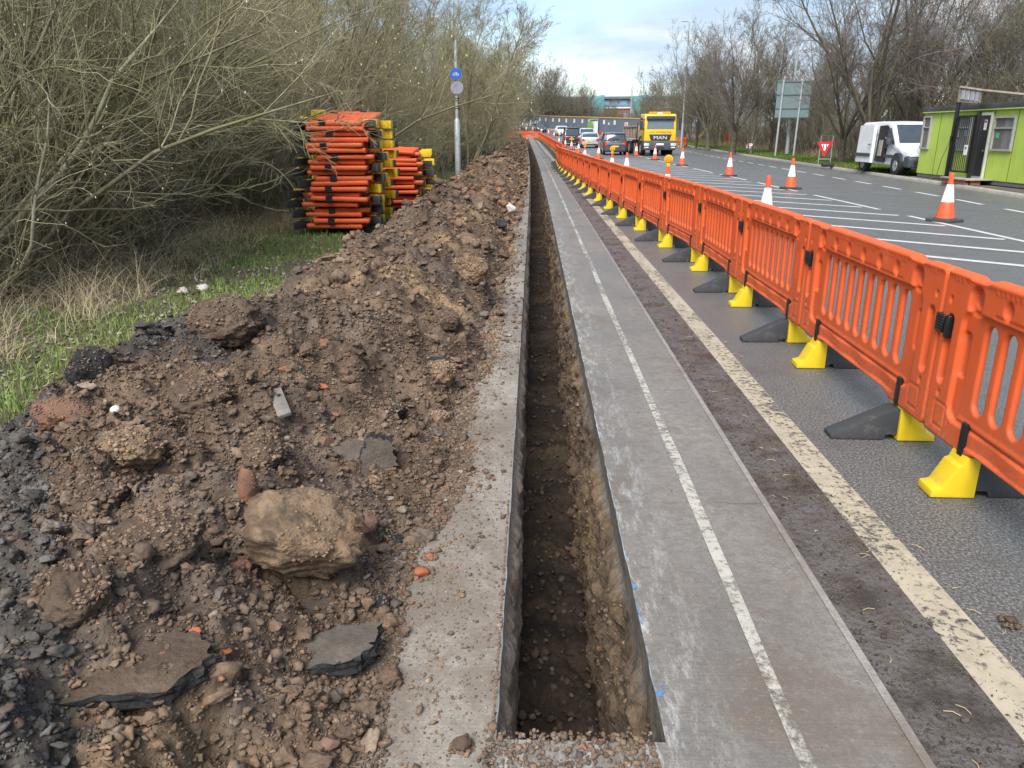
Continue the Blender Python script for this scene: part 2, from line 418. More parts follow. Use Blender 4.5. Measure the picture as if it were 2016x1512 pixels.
# worn paint on the ground
strip('road_marking', 1.385, 1.542, .0042, M_line_old, ys=np.unique(np.concatenate([np.arange(-2, 30, .25), YS])), y1=108)
sy = np.unique(np.concatenate([np.arange(-1, 45, .2), YS[YS < 80]]))
strip('road_marking', lambda y: .745 - .024 + .009 * vnoise(y * 1.1, y * 0, seed=3), lambda y: .745 + .024 + .009 * vnoise(y * 1.1, y * 0 + 9, seed=3), .0265, M_spray, ys=sy, y0=-1, y1=60)
strip('road_marking', lambda y: .382 + 0 * y, lambda y: .40 + .02 * vnoise(y * 3, y * 0, seed=5) + .05 * sstep(1.95, 1.78, y), .0263, M_blue, ys=sy, y0=1.74, y1=2.5)
# lane lines, hatching
def gm_strip(mb, p, q, wd):
    p = np.array(p, float); q = np.array(q, float); d = (q - p) / np.linalg.norm(q - p); n = np.array([-d[1], d[0]]) * wd / 2
    L = np.linalg.norm(q - p); k = max(1, int(L / 2.))
    for i in range(k):
        a = p + (q - p) * i / k; b = p + (q - p) * (i + 1) / k
        mb.quad(*[(c[0], c[1], gz(c[1]) + .0046) for c in (a - n, b - n, b + n, a + n)])
mb = MB()
y7 = 8.85
for i in range(24):
    yy = y7 + 1.88 * i
    if yy > 52: break
    xl = 4.35; xr = 7.55
    gm_strip(mb, (xl, yy + (xr - xl) * .92), (xr, yy), .17)
for a in np.arange(6.5, 62, 5.6): gm_strip(mb, (7.72, a), (7.72, a + 4.2), .12)
for a in np.arange(6, 110, 6.): gm_strip(mb, (4.35 - .002 * a, a), (4.35 - .002 * a, a + 3.4), .12)
ex = lambda Y: np.interp(Y, [5, 17, 21, 27, 43, 66, 90, 115], [10.1, 10.5, 10.9, 11.3, 12.2, 13.4, 13.9, 11.2])
a = 6.
while a < 108:
    gm_strip(mb, (ex(a), a), (ex(a + 1.5), a + 1.5), .13); a += 2.6
a = 60.
struct(link('road_marking', mb.mesh('road_marking', M_line_white)))

# far kerb, verge beyond it
M_kerb = simple('kerb_concrete', (.30, .28, .25), .8, .2, 5, .3)
ky = np.unique(np.concatenate([YS[YS < 200]])); kx = kerbx(ky)
def ribbon(name, offs, zs, mat):
    X = np.stack([kx + o for o in offs], 1); Y = np.repeat(ky[:, None], len(offs), 1); Z = np.stack([gz(ky) + z for z in zs], 1)
    return struct(link(name, grid_mesh(name, X, Y, Z, mat, smooth=False)))
ribbon('kerb', (-.02, -.005, .02, .13), (-.01, .085, .105, .105), M_kerb)
t = NT('verge_earth'); v = t.co()
n = t.noise(v, .9, 9, .65)
col = t.ramp(n, [(.35, (.06, .048, .036)), (.55, (.105, .09, .07)), (.7, (.15, .13, .10))])
M_vearth = t.fin(col, .85, t.bump(t.noise(v, 20, 7), .5, .02), .25)
vo = [.13, 1.0, 2.2, 3.6, 6, 12, 30, 90]
ribbon('verge', vo, [.10, .10, .105, .12, .12, .1, .0, -.05], M_vearth)

# ---- trench
TY = np.unique(np.concatenate([np.arange(1.72, 6, .015), np.arange(6, 10, .03), np.arange(10, 20, .08), np.arange(20, 45, .25), np.arange(45, 104.6, .6)]))
lw = np.linspace(0, 1, 36); fl = np.linspace(0, 1, 30)[1:-1]; rw = np.linspace(0, 1, 64)
sx = np.concatenate([-.09 + .0 * lw, -.08 + .41 * fl, np.full(64, .38)]); sz = np.concatenate([.012 - .96 * lw, np.full(len(fl), -.948), -.948 + .97 * rw])
side = np.concatenate([np.full(36, -1), np.zeros(len(fl)), np.full(64, 1)])
SXX, YY = np.meshgrid(sx, TY); SZZ = np.repeat(sz[None, :], len(TY), 0); SD = np.repeat(side[None, :], len(TY), 0)
n1 = fbm(YY * 1.6, SZZ * 2.2 + SD * 7, o=5, seed=61); n2 = fbm(YY * 7, SZZ * 7 + SD * 3, o=4, seed=63); n3 = fbm(YY * 22, SZZ * 22 + SXX * 20, o=2, seed=65)
below = sstep(-.09, -.15, SZZ)
inl = below * np.where(SD < 0, .028 + .022 * n1 + .020 * n2 + .012 * n3 + .02 * (clods(YY, SZZ, .06, 351) - .4), 0) + np.where(SD > 0, below * (-.022 - .052 * sstep(-.2, -.9, SZZ) - .045 * n1 - .035 * n2 - .018 * n3 + .04 * np.abs(fbm(YY * 9, SZZ * 9, o=3, seed=67)) - .022 * (clods(YY, SZZ * 1.3, .16, 301) - .4) - .020 * (clods(YY, SZZ, .06, 311) - .4) - .012 * (clods(YY, SZZ, .028, 321) - .4)), 0)
slabn = (1 - below) * .006 * n2 * (np.abs(SD))
PX = SXX + np.where(SD == 0, 0, inl + slabn)
PZ = SZZ + np.where(SD == 0, .09 * fbm(SXX * 3, YY * 2.2, o=4, seed=71) + .035 * fbm(SXX * 14, YY * 14, o=3, seed=73) + .03 * clods(SXX, YY, .08, 331) + .015 * clods(SXX, YY, .035, 341) + .03, 0)
# walls and floor share the rough bed: lift the feet of the walls to it
fz = .09 * fbm(PX * 3, YY * 2.2, o=4, seed=71) + .05
PZ = np.where((SD != 0), np.maximum(PZ, -.948 + fz * sstep(-.7, -.948, SZZ)), PZ)
PXw = PX + cs(YY); PZw = PZ + gz(YY)
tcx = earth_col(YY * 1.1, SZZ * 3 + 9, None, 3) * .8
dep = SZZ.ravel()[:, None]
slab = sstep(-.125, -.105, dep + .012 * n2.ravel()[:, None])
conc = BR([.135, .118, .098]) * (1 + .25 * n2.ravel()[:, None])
wallc = BR([.108, .078, .054]) * (1 + .35 * n2.ravel()[:, None] + .25 * n3.ravel()[:, None]); leftc = BR([.30, .235, .175]) * (1 + .3 * n3.ravel()[:, None])  # left wall gets a lighter earth colour to offset its lack of light
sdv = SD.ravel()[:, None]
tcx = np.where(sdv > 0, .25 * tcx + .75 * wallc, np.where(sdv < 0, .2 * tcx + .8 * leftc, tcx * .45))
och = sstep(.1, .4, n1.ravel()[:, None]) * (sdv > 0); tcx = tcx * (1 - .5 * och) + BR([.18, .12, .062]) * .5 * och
tcx = np.where(sdv == 0, tcx, slab * conc * np.where(sdv < 0, 1.9, 1.) + (1 - slab) * tcx); tcx = np.clip(tcx, .01, .6)  # left slab face is brightened in colour since it faces away from the sun
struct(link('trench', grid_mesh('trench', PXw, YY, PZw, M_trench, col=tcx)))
mb = MB(); mb.quad((-.12, 1.72, .02), (.41, 1.72, .02), (.41, 1.69, -1.0), (-.12, 1.69, -1.0)); mb.quad((-1.3, 104.5, -.8), (-.2, 104.5, -.8), (-.2, 104.5, .66), (-1.3, 104.5, .66))
me = mb.mesh('trench_end', M_vearth); struct(link('trench', me))

# ---- spoil heap (height field)
def heap_edges(y):
    y = np.asarray(y, float)
    xr = -.45 + .07 * vnoise(y * 1.1, y * 0, seed=81) + .05 * vnoise(y * 3.7, y * 0, seed=82) + np.interp(y, [2, 6, 20, 60], [.0, .05, .18, .12])
    xl = np.interp(y, [0, 2, 2.85, 3.8, 4.6, 5.6, 8, 10, 18, 26, 40, 70, 105], [-2.2, -2.3, -2.42, -2.55, -2.62, -2.5, -2.4, -2.28, -2.2, -2.2, -2.1, -2.05, -2.0]) + .15 * vnoise(y * .8, y * 0 + 4, seed=83) + .08 * vnoise(y * 2.7, y * 0 + 4, seed=84)
    return xl, xr
HC = [(0, .30), (1.6, .36), (2.6, .50), (3.6, .60), (4.3, .66), (5.2, .58), (6.5, .66), (9, .66), (12, .66), (16, .68), (20, .70), (30, .64), (60, .62), (95, .75), (105, .9)]
def heap_h(x, y, detail=True):
    x = np.asarray(x, float); y = np.asarray(y, float); x = x - cs(y)
    xl, xr = heap_edges(y)
    hc = np.interp(y, [a for a, b in HC], [b for a, b in HC]) * (1 + .24 * vnoise(y * .9, y * 0, seed=85) + .12 * vnoise(y * 2.1, y * 0, seed=86))
    xc = xl + np.interp(y, [0, 3, 4.4, 5.6, 9, 20, 60], [.6, .6, .62, .75, .85, .85, .75]) + .12 * vnoise(y * 1.3, y * 0, seed=87)
    tt = np.where(x > xc, (x - xc) / (xr - xc), (xc - x) / (xc - xl))
    e = np.clip(1 - tt, 0, 1)
    h = hc * (1 - (1 - e) ** 1.7) * sstep(0, .10, e) ** .6
    m = sstep(0, .25, e)
    n1 = fbm(x * 1.5, y * 1.5, o=2, seed=91); r1 = 1 - np.abs(fbm(x * 2.6 + 3, y * 2.6, o=3, seed=92)) * 2.2
    h = h + m * (.17 * n1 + .075 * (r1 - .4))
    if detail:
        s = 1 + .9 * sstep(5.5, 14, y) + .5 * sstep(14, 40, y)
        n2 = fbm(x * 7 / s, y * 7 / s, o=4, seed=94); n3 = fbm(x * 26 / s, y * 26 / s, o=3, seed=96); b = np.abs(fbm(x * 11, y * 11, o=3, seed=97))
        h = h + sstep(0, .12, e) * s * (.060 * n2 + .024 * n3 - .045 * b + .095 * (clods(x / s, y / s, .19, 201) - .5) + .046 * (clods(x / s, y / s, .075, 211) - .5) + .020 * (clods(x / s, y / s, .032, 221) - .5))
    h = np.where(tt < 1, np.maximum(h, -.03), -.05)
    return h + gz(y)
def heap_grid(y0, y1, dy, dx):
    ys = np.arange(y0, y1 + dy * .5, dy); u = np.linspace(-.03, 1.03, int(2.9 / dx))
    xl, xr = heap_edges(ys); X = xl[:, None] * (1 - u) + xr[:, None] * u + cs(ys)[:, None]; Y = np.repeat(ys[:, None], len(u), 1)
    return X, Y, heap_h(X, Y)
Vs, Fs, Cs, off = [], [], [], 0
for (y0, y1, dy, dx) in ((.2, 5.0, .014, .014), (5.0, 10, .025, .025), (10, 22, .05, .05), (22, 50, .12, .09), (50, 105, .3, .15)):
    X, Y, Z = heap_grid(y0, y1, dy, dx)
    ny, nx = X.shape; idx = np.arange(ny * nx).reshape(ny, nx) + off
    Fs.append(np.stack([idx[:-1, :-1], idx[:-1, 1:], idx[1:, 1:], idx[1:, :-1]], -1).reshape(-1, 4)); off += ny * nx
    Vs.append(np.stack([X, Y, Z], -1).reshape(-1, 3)); Cs.append(earth_col(X - cs(Y), Y, Z))
ho = link('earth_heap', np_mesh('earth_heap', np.concatenate(Vs), np.concatenate(Fs), M_earth, True, np.concatenate(Cs)))
tag(ho, 'long heap of brown dug-out earth running along the left side of the trench', 'earth heap')
del Vs, Fs, Cs

# ---- rocks
def ico(n):
    bm = bmesh.new(); bmesh.ops.create_icosphere(bm, subdivisions=n, radius=1)
    V = np.array([v.co[:] for v in bm.verts]); F = np.array([[v.index for v in f.verts] for f in bm.faces]); bm.free(); return V, F
ICO = {n: ico(n) for n in (1, 2, 3, 4, 5)}
def rock(n, seed, cuts=9, lo=.55, hi=.95, rough=.08, fine=0.):
    V, F = ICO[n]; r = np.random.default_rng(seed); P = V.copy()
    for i in range(cuts):
        nn = r.normal(size=3); nn /= np.linalg.norm(nn); d = r.uniform(lo, hi); o = np.maximum(0, P @ nn - d); P -= o[:, None] * nn
    P *= (1 + rough * fbm(P[:, 0] * 2 + seed, P[:, 1] * 2, P[:, 2] * 2, o=3, seed=seed))[:, None]
    if fine: P *= (1 + fine * fbm(P[:, 0] * 5 + seed, P[:, 1] * 5, P[:, 2] * 5, o=5, seed=seed + 1, g=.72) - fine * .7 * np.abs(fbm(P[:, 0] * 4 + seed, P[:, 1] * 4, P[:, 2] * 4, o=3, seed=seed + 2)))[:, None]
    return P, F
def rot_mats(n, r):
    q = r.normal(size=(n, 4)); q /= np.linalg.norm(q, axis=1)[:, None]; w_, x, y, z = q.T
    return np.stack([np.stack([1 - 2 * (y * y + z * z), 2 * (x * y - z * w_), 2 * (x * z + y * w_)], -1), np.stack([2 * (x * y + z * w_), 1 - 2 * (x * x + z * z), 2 * (y * z - x * w_)], -1), np.stack([2 * (x * z - y * w_), 2 * (y * z + x * w_), 1 - 2 * (x * x + y * y)], -1)], 1)
PAL = BR([(.12, .075, .048), (.15, .10, .066), (.10, .068, .048), (.19, .14, .095), (.165, .092, .058), (.24, .19, .14), (.13, .11, .095), (.07, .062, .055), (.26, .10, .055), (.045, .046, .05), (.30, .27, .23), (.36, .12, .055)])
PW = BR([.24, .2, .17, .10, .11, .04, .06, .03, .018, .012, .010, .006]); PW /= PW.sum()
def scatter(pos, size, level, nproto, r, flat=.75, cols=None, sink=.15):
    """one merged mesh of stones at pos (n,3)"""
    n = len(pos); pr = [rock(level, int(r.integers(1e6)), 8 if level == 1 else 11, .38, .9, .16 if level > 1 else .05, .42 if level > 1 else 0) for _ in range(nproto)]
    pr = [(P * r.uniform(.68 if level == 1 else (.78 if level == 2 else .88), 1.3 if level == 1 else (1.2 if level == 2 else 1.1), (len(P), 1)), F) for P, F in pr]
    which = r.integers(nproto, size=n); M = rot_mats(n, r)
    sc = size[:, None] * r.uniform(.5, 1.25, (n, 3))
    Vo, Fo, Co, o = [], [], [], 0
    for k in range(nproto):
        ii = np.where(which == k)[0]
        if not len(ii): continue
        P, F = pr[k]; Q = P[None] * sc[ii][:, None, :]
        Q = np.einsum('nij,nkj->nki', M[ii], Q); Q[:, :, 2] *= flat
        Q += pos[ii][:, None, :]; Q[:, :, 2] += (size[ii] * (flat - sink) * .55)[:, None]
        Vo.append(Q.reshape(-1, 3)); Fo.append((F[None] + (np.arange(len(ii)) * len(P))[:, None, None] + o).reshape(-1, 3)); o += len(ii) * len(P)
        Co.append(np.repeat(cols[ii], len(P), 0))
    return np.concatenate(Vo), np.concatenate(Fo), np.concatenate(Co)
def stone_cols(x, y, r, mixin=.68):
    n = len(x); c = PAL[r.choice(len(PAL), n, p=PW)] * r.uniform(.6, 1.5, (n, 1)); e = earth_col(x, y, None)
    dk = (darkmask(x, y, fbm(x * 4.1 + 5, y * 4.1, o=2, seed=23)) > .5)[:, None]
    return np.where(dk & (r.random((n, 1)) < .8), BR([.058, .052, .047]) * r.uniform(.45, 1.9, (n, 1)), c * (1 - mixin) + e * 1.2 * mixin)
parts = []
def heap_pts(n, y0, y1, r, pw=1., xa=-.04, xb=1.03):
    y = y0 + (y1 - y0) * r.random(n) ** pw; xl, xr = heap_edges(y); u = xa + (xb - xa) * r.random(n)
    x = xl * (1 - u) + xr * u + cs(y); z = np.maximum(heap_h(x, y), gz(y) + .012 + np.where(x - cs(y) < -1.3, .01, 0)); return np.stack([x, y, z], 1)
r = np.random.default_rng(21)
for (n, y0, y1, s0, s1, lev, npz, pw) in ((80000, 1.2, 4.3, .0032, .008, 1, 12, 1), (24000, 1.2, 5.2, .006, .015, 1, 14, 1), (4600, 1.2, 5.2, .014, .026, 2, 14, 1), (150, 1.4, 5.6, .03, .07, 4, 12, 1), (1100, 1.2, 3.4, .014, .034, 3, 16, 1), (420, 1.3, 5.4, .028, .05, 3, 14, 1), (26000, 4.6, 11, .006, .016, 1, 12, 1.1), (2600, 5, 11, .018, .04, 1, 12, 1), (300, 5, 11, .045, .09, 3, 10, 1),
                                         (8000, 11, 24, .018, .042, 1, 8, 1.2), (700, 11, 24, .05, .13, 2, 10, 1.2), (6500, 24, 60, .035, .09, 1, 8, 1.2), (500, 24, 60, .1, .22, 2, 8, 1.2), (3000, 60, 104, .07, .2, 1, 6, 1)):
    p = heap_pts(n, y0, y1, r, pw); s = s0 * (s1 / s0) ** (r.random(n) ** 1.6)
    parts.append(scatter(p, s, lev, npz, r, cols=stone_cols(p[:, 0] - cs(p[:, 1]), p[:, 1], r)))
def merge(parts):
    o = 0; Vo, Fo, Co = [], [], []
    for V, F, C in parts: Vo.append(V); Fo.append(F + o); Co.append(C); o += len(V)
    return np.concatenate(Vo), np.concatenate(Fo), np.concatenate(Co)
V, F, C = merge(parts)
o = link('rubble', np_mesh('rubble', V, F, M_stone, False, C)); o['kind'] = 'stuff'; o['label'] = 'loose stones, clods and brick crumbs covering the earth heap'
# crumbs on the concrete, in the trench and on the muddy channel
parts = []
def flat_pts(n, y0, y1, xf, z, r, pw=1.5):
    y = y0 + (y1 - y0) * r.random(n) ** pw; x = xf(y, n); return np.stack([x + cs(y), y, gz(y) + z], 1)
def near_heap(y, n):
    xl, xr = heap_edges(y); d = np.abs(r.normal(size=n)) * .12 * (1 + 1.5 * (y < 3.2)); return np.clip(xr + d, None, -.10)
for (n, y0, y1, xf, z, s0, s1, pw) in ((9500, .9, 7, near_heap, .012, .0014, .0075, 1.5), (520, .9, 8, near_heap, .012, .007, .022, 1.2), (900, 6, 30, near_heap, .012, .006, .035, 1.6),
        (900, 1.2, 5, lambda y, n: r.uniform(-.6, -.1, n), .012, .0012, .005, 1), (260, 1.5, 12, lambda y, n: r.uniform(.4, 1.07, n), .022, .002, .005, 1.4),
        (5000, 1.5, 30, lambda y, n: 1.10 + .36 * r.random(n) ** 1.4, .004, .0015, .006, 1.7), (700, 1.5, 30, lambda y, n: 1.10 + .32 * r.random(n) ** 1.2, .004, .004, .011, 1.7), (330, 1.5, 30, lambda y, n: 1.08 + .28 * r.random(n) ** 1.3, .004, .005, .018, 1.6), (350, 1.5, 12, lambda y, n: r.uniform(1.6, 2.6, n), .0, .002, .006, 1.5),
        (1400, 1.50, 1.75, lambda y, n: -.12 + .47 * r.random(n) + .0 * y, .0235, .002, .014, 1)):
    p = flat_pts(n, y0, y1, xf, z, r, pw); s = s0 * (s1 / s0) ** (r.random(n) ** 1.5)
    dark = xf(np.full(2, 3.), 2)[0] > 1
    c = stone_cols(p[:, 0], p[:, 1] * 0 + 6, r, .45)
    if dark: c = BR([.055, .044, .037]) * r.uniform(.5, 1.6, (n, 1))
    parts.append(scatter(p, s, 1, 8, r, cols=c, sink=.1))
n = 2600; y = 1.75 + 40 * r.random(n) ** 1.9; x = -.06 + .36 * r.random(n)
p = np.stack([x + cs(y), y, -.9 + .09 * fbm(x * 3, y * 2.2, o=4, seed=71) + gz(y)], 1); s = .008 * (5.) ** (r.random(n) ** 1.7)
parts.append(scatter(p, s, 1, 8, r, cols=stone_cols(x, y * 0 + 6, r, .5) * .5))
V, F, C = merge(parts)
o = link('rubble', np_mesh('rubble', V, F, M_stone, False, C)); o['kind'] = 'stuff'; o['label'] = 'crumbs of soil and grit scattered over the concrete and the muddy channel'

# ---- single stones one can point at; positions come from where they rest on the heap
ROCKS = []; TOPS = []
def surf(x, y): return float(max(heap_h(np.array([x]), np.array([y]))[0], gz(y) + .015))
def rock_mat(name, stops, scale=4, bump=1., bs=22, bd=.03, rough=.92, speck=None):
    t = NT(name); v = t.co()
    col = t.ramp(t.noise(v, scale, 9, .68, .3), stops)
    if speck: col = t.mix(t.ramp(t.noise(v, speck[1], 5, .6), [(.55, 0), (.66, 1)]), col, speck[0])
    return t.fin(col, rough, t.bump(t.math('ADD', t.noise(v, bs, 9, .72), t.noise(v, bs * .25, 4)), bump, bd), .25)
RM = dict(
 tan=rock_mat('tan_clay', [(.34, (.09, .062, .042)), (.44, (.16, .108, .070)), (.54, (.275, .188, .122)), (.63, (.215, .132, .07)), (.74, (.11, .075, .052))], 5, 1., 16, .03, speck=((.095, .068, .048), 13)),
 brown=rock_mat('brown_clod', [(.3, (.075, .050, .037)), (.5, (.12, .083, .06)), (.72, (.18, .128, .09))], 4, 1., 18, .03, speck=((.07, .05, .035), 22)),
 brick=rock_mat('broken_brick', [(.36, (.11, .072, .052)), (.52, (.19, .095, .065)), (.68, (.30, .115, .07))], 5, .6, 30, .012, speck=((.13, .09, .06), 11)),
 orange=rock_mat('orange_brick', [(.3, (.24, .08, .042)), (.7, (.42, .13, .06))], 6, .5, 30, .008),
 tar=rock_mat('broken_asphalt', [(.3, (.016, .016, .018)), (.52, (.036, .035, .036)), (.72, (.085, .075, .066))], 9, 1., 46, .02, .8),
 tarmac=rock_mat('asphalt_face', [(.3, (.065, .052, .043)), (.52, (.10, .082, .068)), (.72, (.145, .12, .10))], 9, .9, 60, .008, .8),
 grey=rock_mat('grey_stone', [(.3, (.13, .135, .13)), (.6, (.23, .235, .22)), (.75, (.30, .29, .26))], 4, .5, 14, .01, .7),
 white=rock_mat('pale_stone', [(.3, (.38, .34, .29)), (.6, (.56, .52, .46))], 4, .5, 12, .01),
 red=rock_mat('reddish_stone', [(.3, (.14, .08, .06)), (.6, (.22, .13, .10)), (.75, (.27, .16, .12))], 4, .7, 14, .012))
def single_rock(name, label, cat, px, py, size, mat, seed, rot=(0, 0, 0), cuts=10, lo=.6, hi=.95, rough=.1, fine=.07, lev=4, sink=.3, group=None):
    p = ground_at(px, py, surf)
    P, F = rock(lev, seed, cuts, lo, hi, rough, fine); P = P * (np.array(size) / 2)
    TOPS.append((P, rot, p, size, sink, mat.name)); o = link(name, np_mesh(name, P, F, mat, True)); o.location = (p[0], p[1], p[2] + size[2] * (.5 - sink)); o.rotation_euler = rot
    if p[1] < 9: ROCKS.append((p[0], p[1], max(size[0], size[1]) / 2))
    tag(o, label, cat, group); return o
def slab_rock(name, label, cat, px, py, poly, th, mtop, medge, rot, lift=0., bev=.006, seed=0):
    """broken flat slab: gritty face part and rough broken edge"""
    p = ground_at(px, py, surf); rr = np.random.default_rng(seed)
    pts = []
    for i in range(len(poly)):
        a = np.array(poly[i]); b = np.array(poly[(i + 1) % len(poly)]); k = 7
        for j in range(k): q = a + (b - a) * j / k; pts.append(tuple(q + rr.normal(size=2) * .006))
    root = thing(name, label, cat, (p[0], p[1], p[2] + lift)); root.rotation_euler = rot
    m = MB(); n = len(pts); lv = 4; V = []
    for l in range(lv + 1):
        for q in pts: V.append((q[0] + rr.normal() * .005, q[1] + rr.normal() * .005, -th * l / lv))
    Fq = [(l * n + i, l * n + (i + 1) % n, (l + 1) * n + (i + 1) % n, (l + 1) * n + i) for l in range(lv) for i in range(n)] + [tuple(lv * n + i for i in range(n))]
    m.add(V, Fq); m.obj('broken_edge', medge, root)
    m = MB(); c = np.mean(pts, 0); V = [(c[0], c[1], .004)] + [(V[i][0], V[i][1], 0) for i in range(n)]
    m.add(V, [(0, i + 1, (i + 1) % n + 1) for i in range(n)]); m.obj('face', mtop, root); return root
B = single_rock
B('boulder', 'big tan clay boulder resting on a slab in front of the heap', 'boulder', 590, 1125, (.52, .42, .35), RM['tan'], 5, (.1, .15, .4), 12, .58, .94, .13, 0.21, 5, .14)
B('boulder', 'rough brown boulder capped with ochre at the left of the heap', 'boulder', 262, 900, (.24, .22, .17), RM['tan'], 8, (.2, .1, 1.1), 8, .7, .97, .14, 0.20, 5, .3)
B('boulder', 'long brown clod standing behind the tall reddish block', 'clod', 525, 915, (.19, .30, .22), RM['brown'], 12, (.1, .1, .3), 7, .7, .97, .12, 0.20, 5, .3)
B('boulder', 'flat topped brown clod with an overhanging shelf left of the big boulder', 'clod', 175, 985, (.32, .24, .14), RM['brown'], 15, (0, .15, .3), 7, .6, .97, .15, 0.22, 5, .3)
B('boulder', 'reddish brown clod at the lower left between black gravel', 'clod', 150, 1190, (.20, .18, .17), RM['brown'], 18, (.1, .1, 0), 7, .7, .97, .1, 0.20, 5, .3)
B('boulder', 'broad dark brown clod left of the big tan boulder', 'clod', 305, 1085, (.30, .24, .18), RM['brown'], 22, (.1, -.1, .6), 7, .7, .97, .14, 0.20, 5, .35)
B('boulder', 'round brown clod with a pale cracked face beside the grass', 'clod', 450, 650, (.42, .40, .30), RM['brown'], 25, (.1, 0, .2), 7, .75, .97, .12, 0.20, 5, .35)
B('boulder', 'brown clod with an orange fleck in the middle of the heap', 'clod', 395, 790, (.30, .24, .19), RM['brown'], 28, (.3, 0, .2), 7, .7, .97, .14, 0.20, 5, .35)
B('boulder', 'crumbly brown clod at the lower edge of the heap by the concrete', 'clod', 690, 1440, (.10, .09, .07), RM['brown'], 31, (0, 0, .2), 6, .7, .97, .18, 0.27, 4, .2)
B('boulder', 'long tan slab tilted on the heap beyond the red brick scraps', 'clod', 915, 480, (.55, .32, .16), RM['tan'], 35, (.5, .2, .7), 9, .5, .95, .1, 0.20, 5, .3)
B('boulder', 'angular tan boulder at the trench side of the middle heap', 'boulder', 930, 545, (.42, .36, .28), RM['tan'], 38, (.2, .3, .3), 9, .65, .95, .1, 0.20, 5, .3)
B('boulder', 'ochre clod at the foot of the heap next to the concrete', 'clod', 870, 745, (.22, .2, .17), RM['tan'], 41, (.2, .1, .6), 8, .7, .97, .16, 0.22, 5, .3)
B('boulder', 'small ochre clod under the black slab by the concrete', 'clod', 865, 830, (.12, .11, .1), RM['tan'], 43, (.2, .1, .6), 8, .7, .97, .16, 0.22, 4, .3)
B('boulder', 'ochre lump right of the dark upright asphalt chunk', 'clod', 738, 965, (.10, .09, .1), RM['tan'], 45, (.2, .1, .6), 8, .7, .97, .16, 0.22, 4, .3)
B('boulder', 'brown clod near the concrete below a black lump', 'clod', 880, 640, (.24, .2, .16), RM['brown'], 47, (.2, .1, .6), 8, .7, .97, .16, 0.22, 4, .3)
B('brick_fragment', 'round-ended red brick lump at the left edge of the heap', 'brick', 128, 825, (.27, .15, .12), RM['brick'], 51, (.15, .25, .15), 6, .75, .98, .07, .03, 4, .3)
B('brick_fragment', 'red brick piece beside the grey asphalt chunk', 'brick', 640, 885, (.11, .10, .11), RM['brick'], 54, (.3, .2, .5), 11, .5, .85, .05, .03, 4, .3)
B('brick_fragment', 'tall reddish block standing on end left of centre', 'brick', 490, 985, (.09, .10, .21), RM['brick'], 57, (.15, .12, .4), 11, .6, .9, .05, .04, 4, .25)
B('brick_fragment', 'square brown brick leaning on the right of the big boulder', 'brick', 722, 1060, (.12, .12, .10), RM['red'], 60, (.3, .3, .3), 9, .55, .85, .04, .03, 4, -.35)
B('brick_fragment', 'curved orange brick flake on the crumbs beside the big boulder', 'brick', 832, 1130, (.075, .055, .035), RM['orange'], 63, (.2, .3, .9), 8, .5, .9, .1, .03, 3, .2)
B('brick_fragment', 'small bright orange chip on the concrete edge', 'brick', 847, 1098, (.042, .035, .02), RM['orange'], 66, (.1, .2, .2), 8, .5, .9, .05, 0, 3, .2)
B('brick_fragment', 'orange chip among brown clods left of the asphalt slab', 'brick', 440, 1285, (.05, .03, .02), RM['orange'], 69, (.1, .2, .2), 8, .5, .9, .05, 0, 3, .1)
B('brick_fragment', 'two-lobed orange chip below the brown clods', 'brick', 385, 1245, (.035, .04, .02), RM['orange'], 72, (.1, .3, 1.2), 8, .5, .9, .15, 0, 3, .1)
B('brick_fragment', 'thin red brick strip lying high on the heap', 'brick', 632, 764, (.10, .04, .03), RM['orange'], 75, (.1, .1, -.1), 8, .5, .9, .05, 0, 3, .1)
B('stone', 'white stone on the edge of the heap beside the far concrete', 'stone', 1002, 414, (.34, .26, .2), RM['white'], 81, (.2, .1, .3), 9, .6, .95, .06, .03, 4, .2)
B('stone', 'pale stone in the grass, the right one of two', 'stone', 398, 572, (.15, .12, .10), RM['white'], 84, (.2, .1, .3), 9, .6, .95, .06, .03, 3, .2)
B('stone', 'pale stone in the grass, the left one of two', 'stone', 362, 578, (.17, .13, .09), RM['white'], 87, (.1, .1, 1.3), 9, .6, .95, .06, .03, 3, .2)
B('stone', 'flat grey slate stone at the foot of the heap', 'stone', 660, 1372, (.085, .06, .028), RM['grey'], 90, (.15, .2, .3), 10, .5, .9, .04, .02, 3, .1)
B('stone', 'pinkish stone at the bottom edge of the heap', 'stone', 650, 1470, (.058, .042, .032), RM['red'], 93, (.15, .1, .3), 8, .6, .95, .06, .02, 3, .15)
B('stone', 'rounded brown stone alone on the concrete near the trench corner', 'stone', 911, 1470, (.055, .05, .045), RM['brown'], 96, (.15, .1, .3), 8, .6, .95, .1, 0.20, 4, .12)
B('stone', 'yellowish rock beside the asphalt slab', 'stone', 765, 1232, (.075, .065, .055), RM['tan'], 99, (.15, .1, .3), 8, .65, .95, .1, 0.20, 4, .2)
B('stone', 'cream stone among black gravel near the red brick lump', 'stone', 229, 812, (.05, .05, .04), RM['white'], 102, (.15, .1, .3), 8, .6, .95, .1, .05, 3, .15)
B('stone', 'pale grey stone below the broad dark brown clod', 'stone', 382, 1092, (.06, .05, .08), RM['grey'], 105, (.15, .1, .3), 9, .6, .95, .06, .03, 3, .2)
B('stone', 'small brown stone on the road near the right edge', 'stone', 1990, 1226, (.05, .035, .03), RM['brown'], 108, (.1, .1, -.4), 8, .6, .95, .05, 0.20, 3, .1)
B('stone', 'yellow stone among the brown clods of the middle heap', 'stone', 945, 558, (.14, .12, .10), RM['white'], 111, (.2, .2, .3), 9, .6, .95, .08, .05, 3, .2)
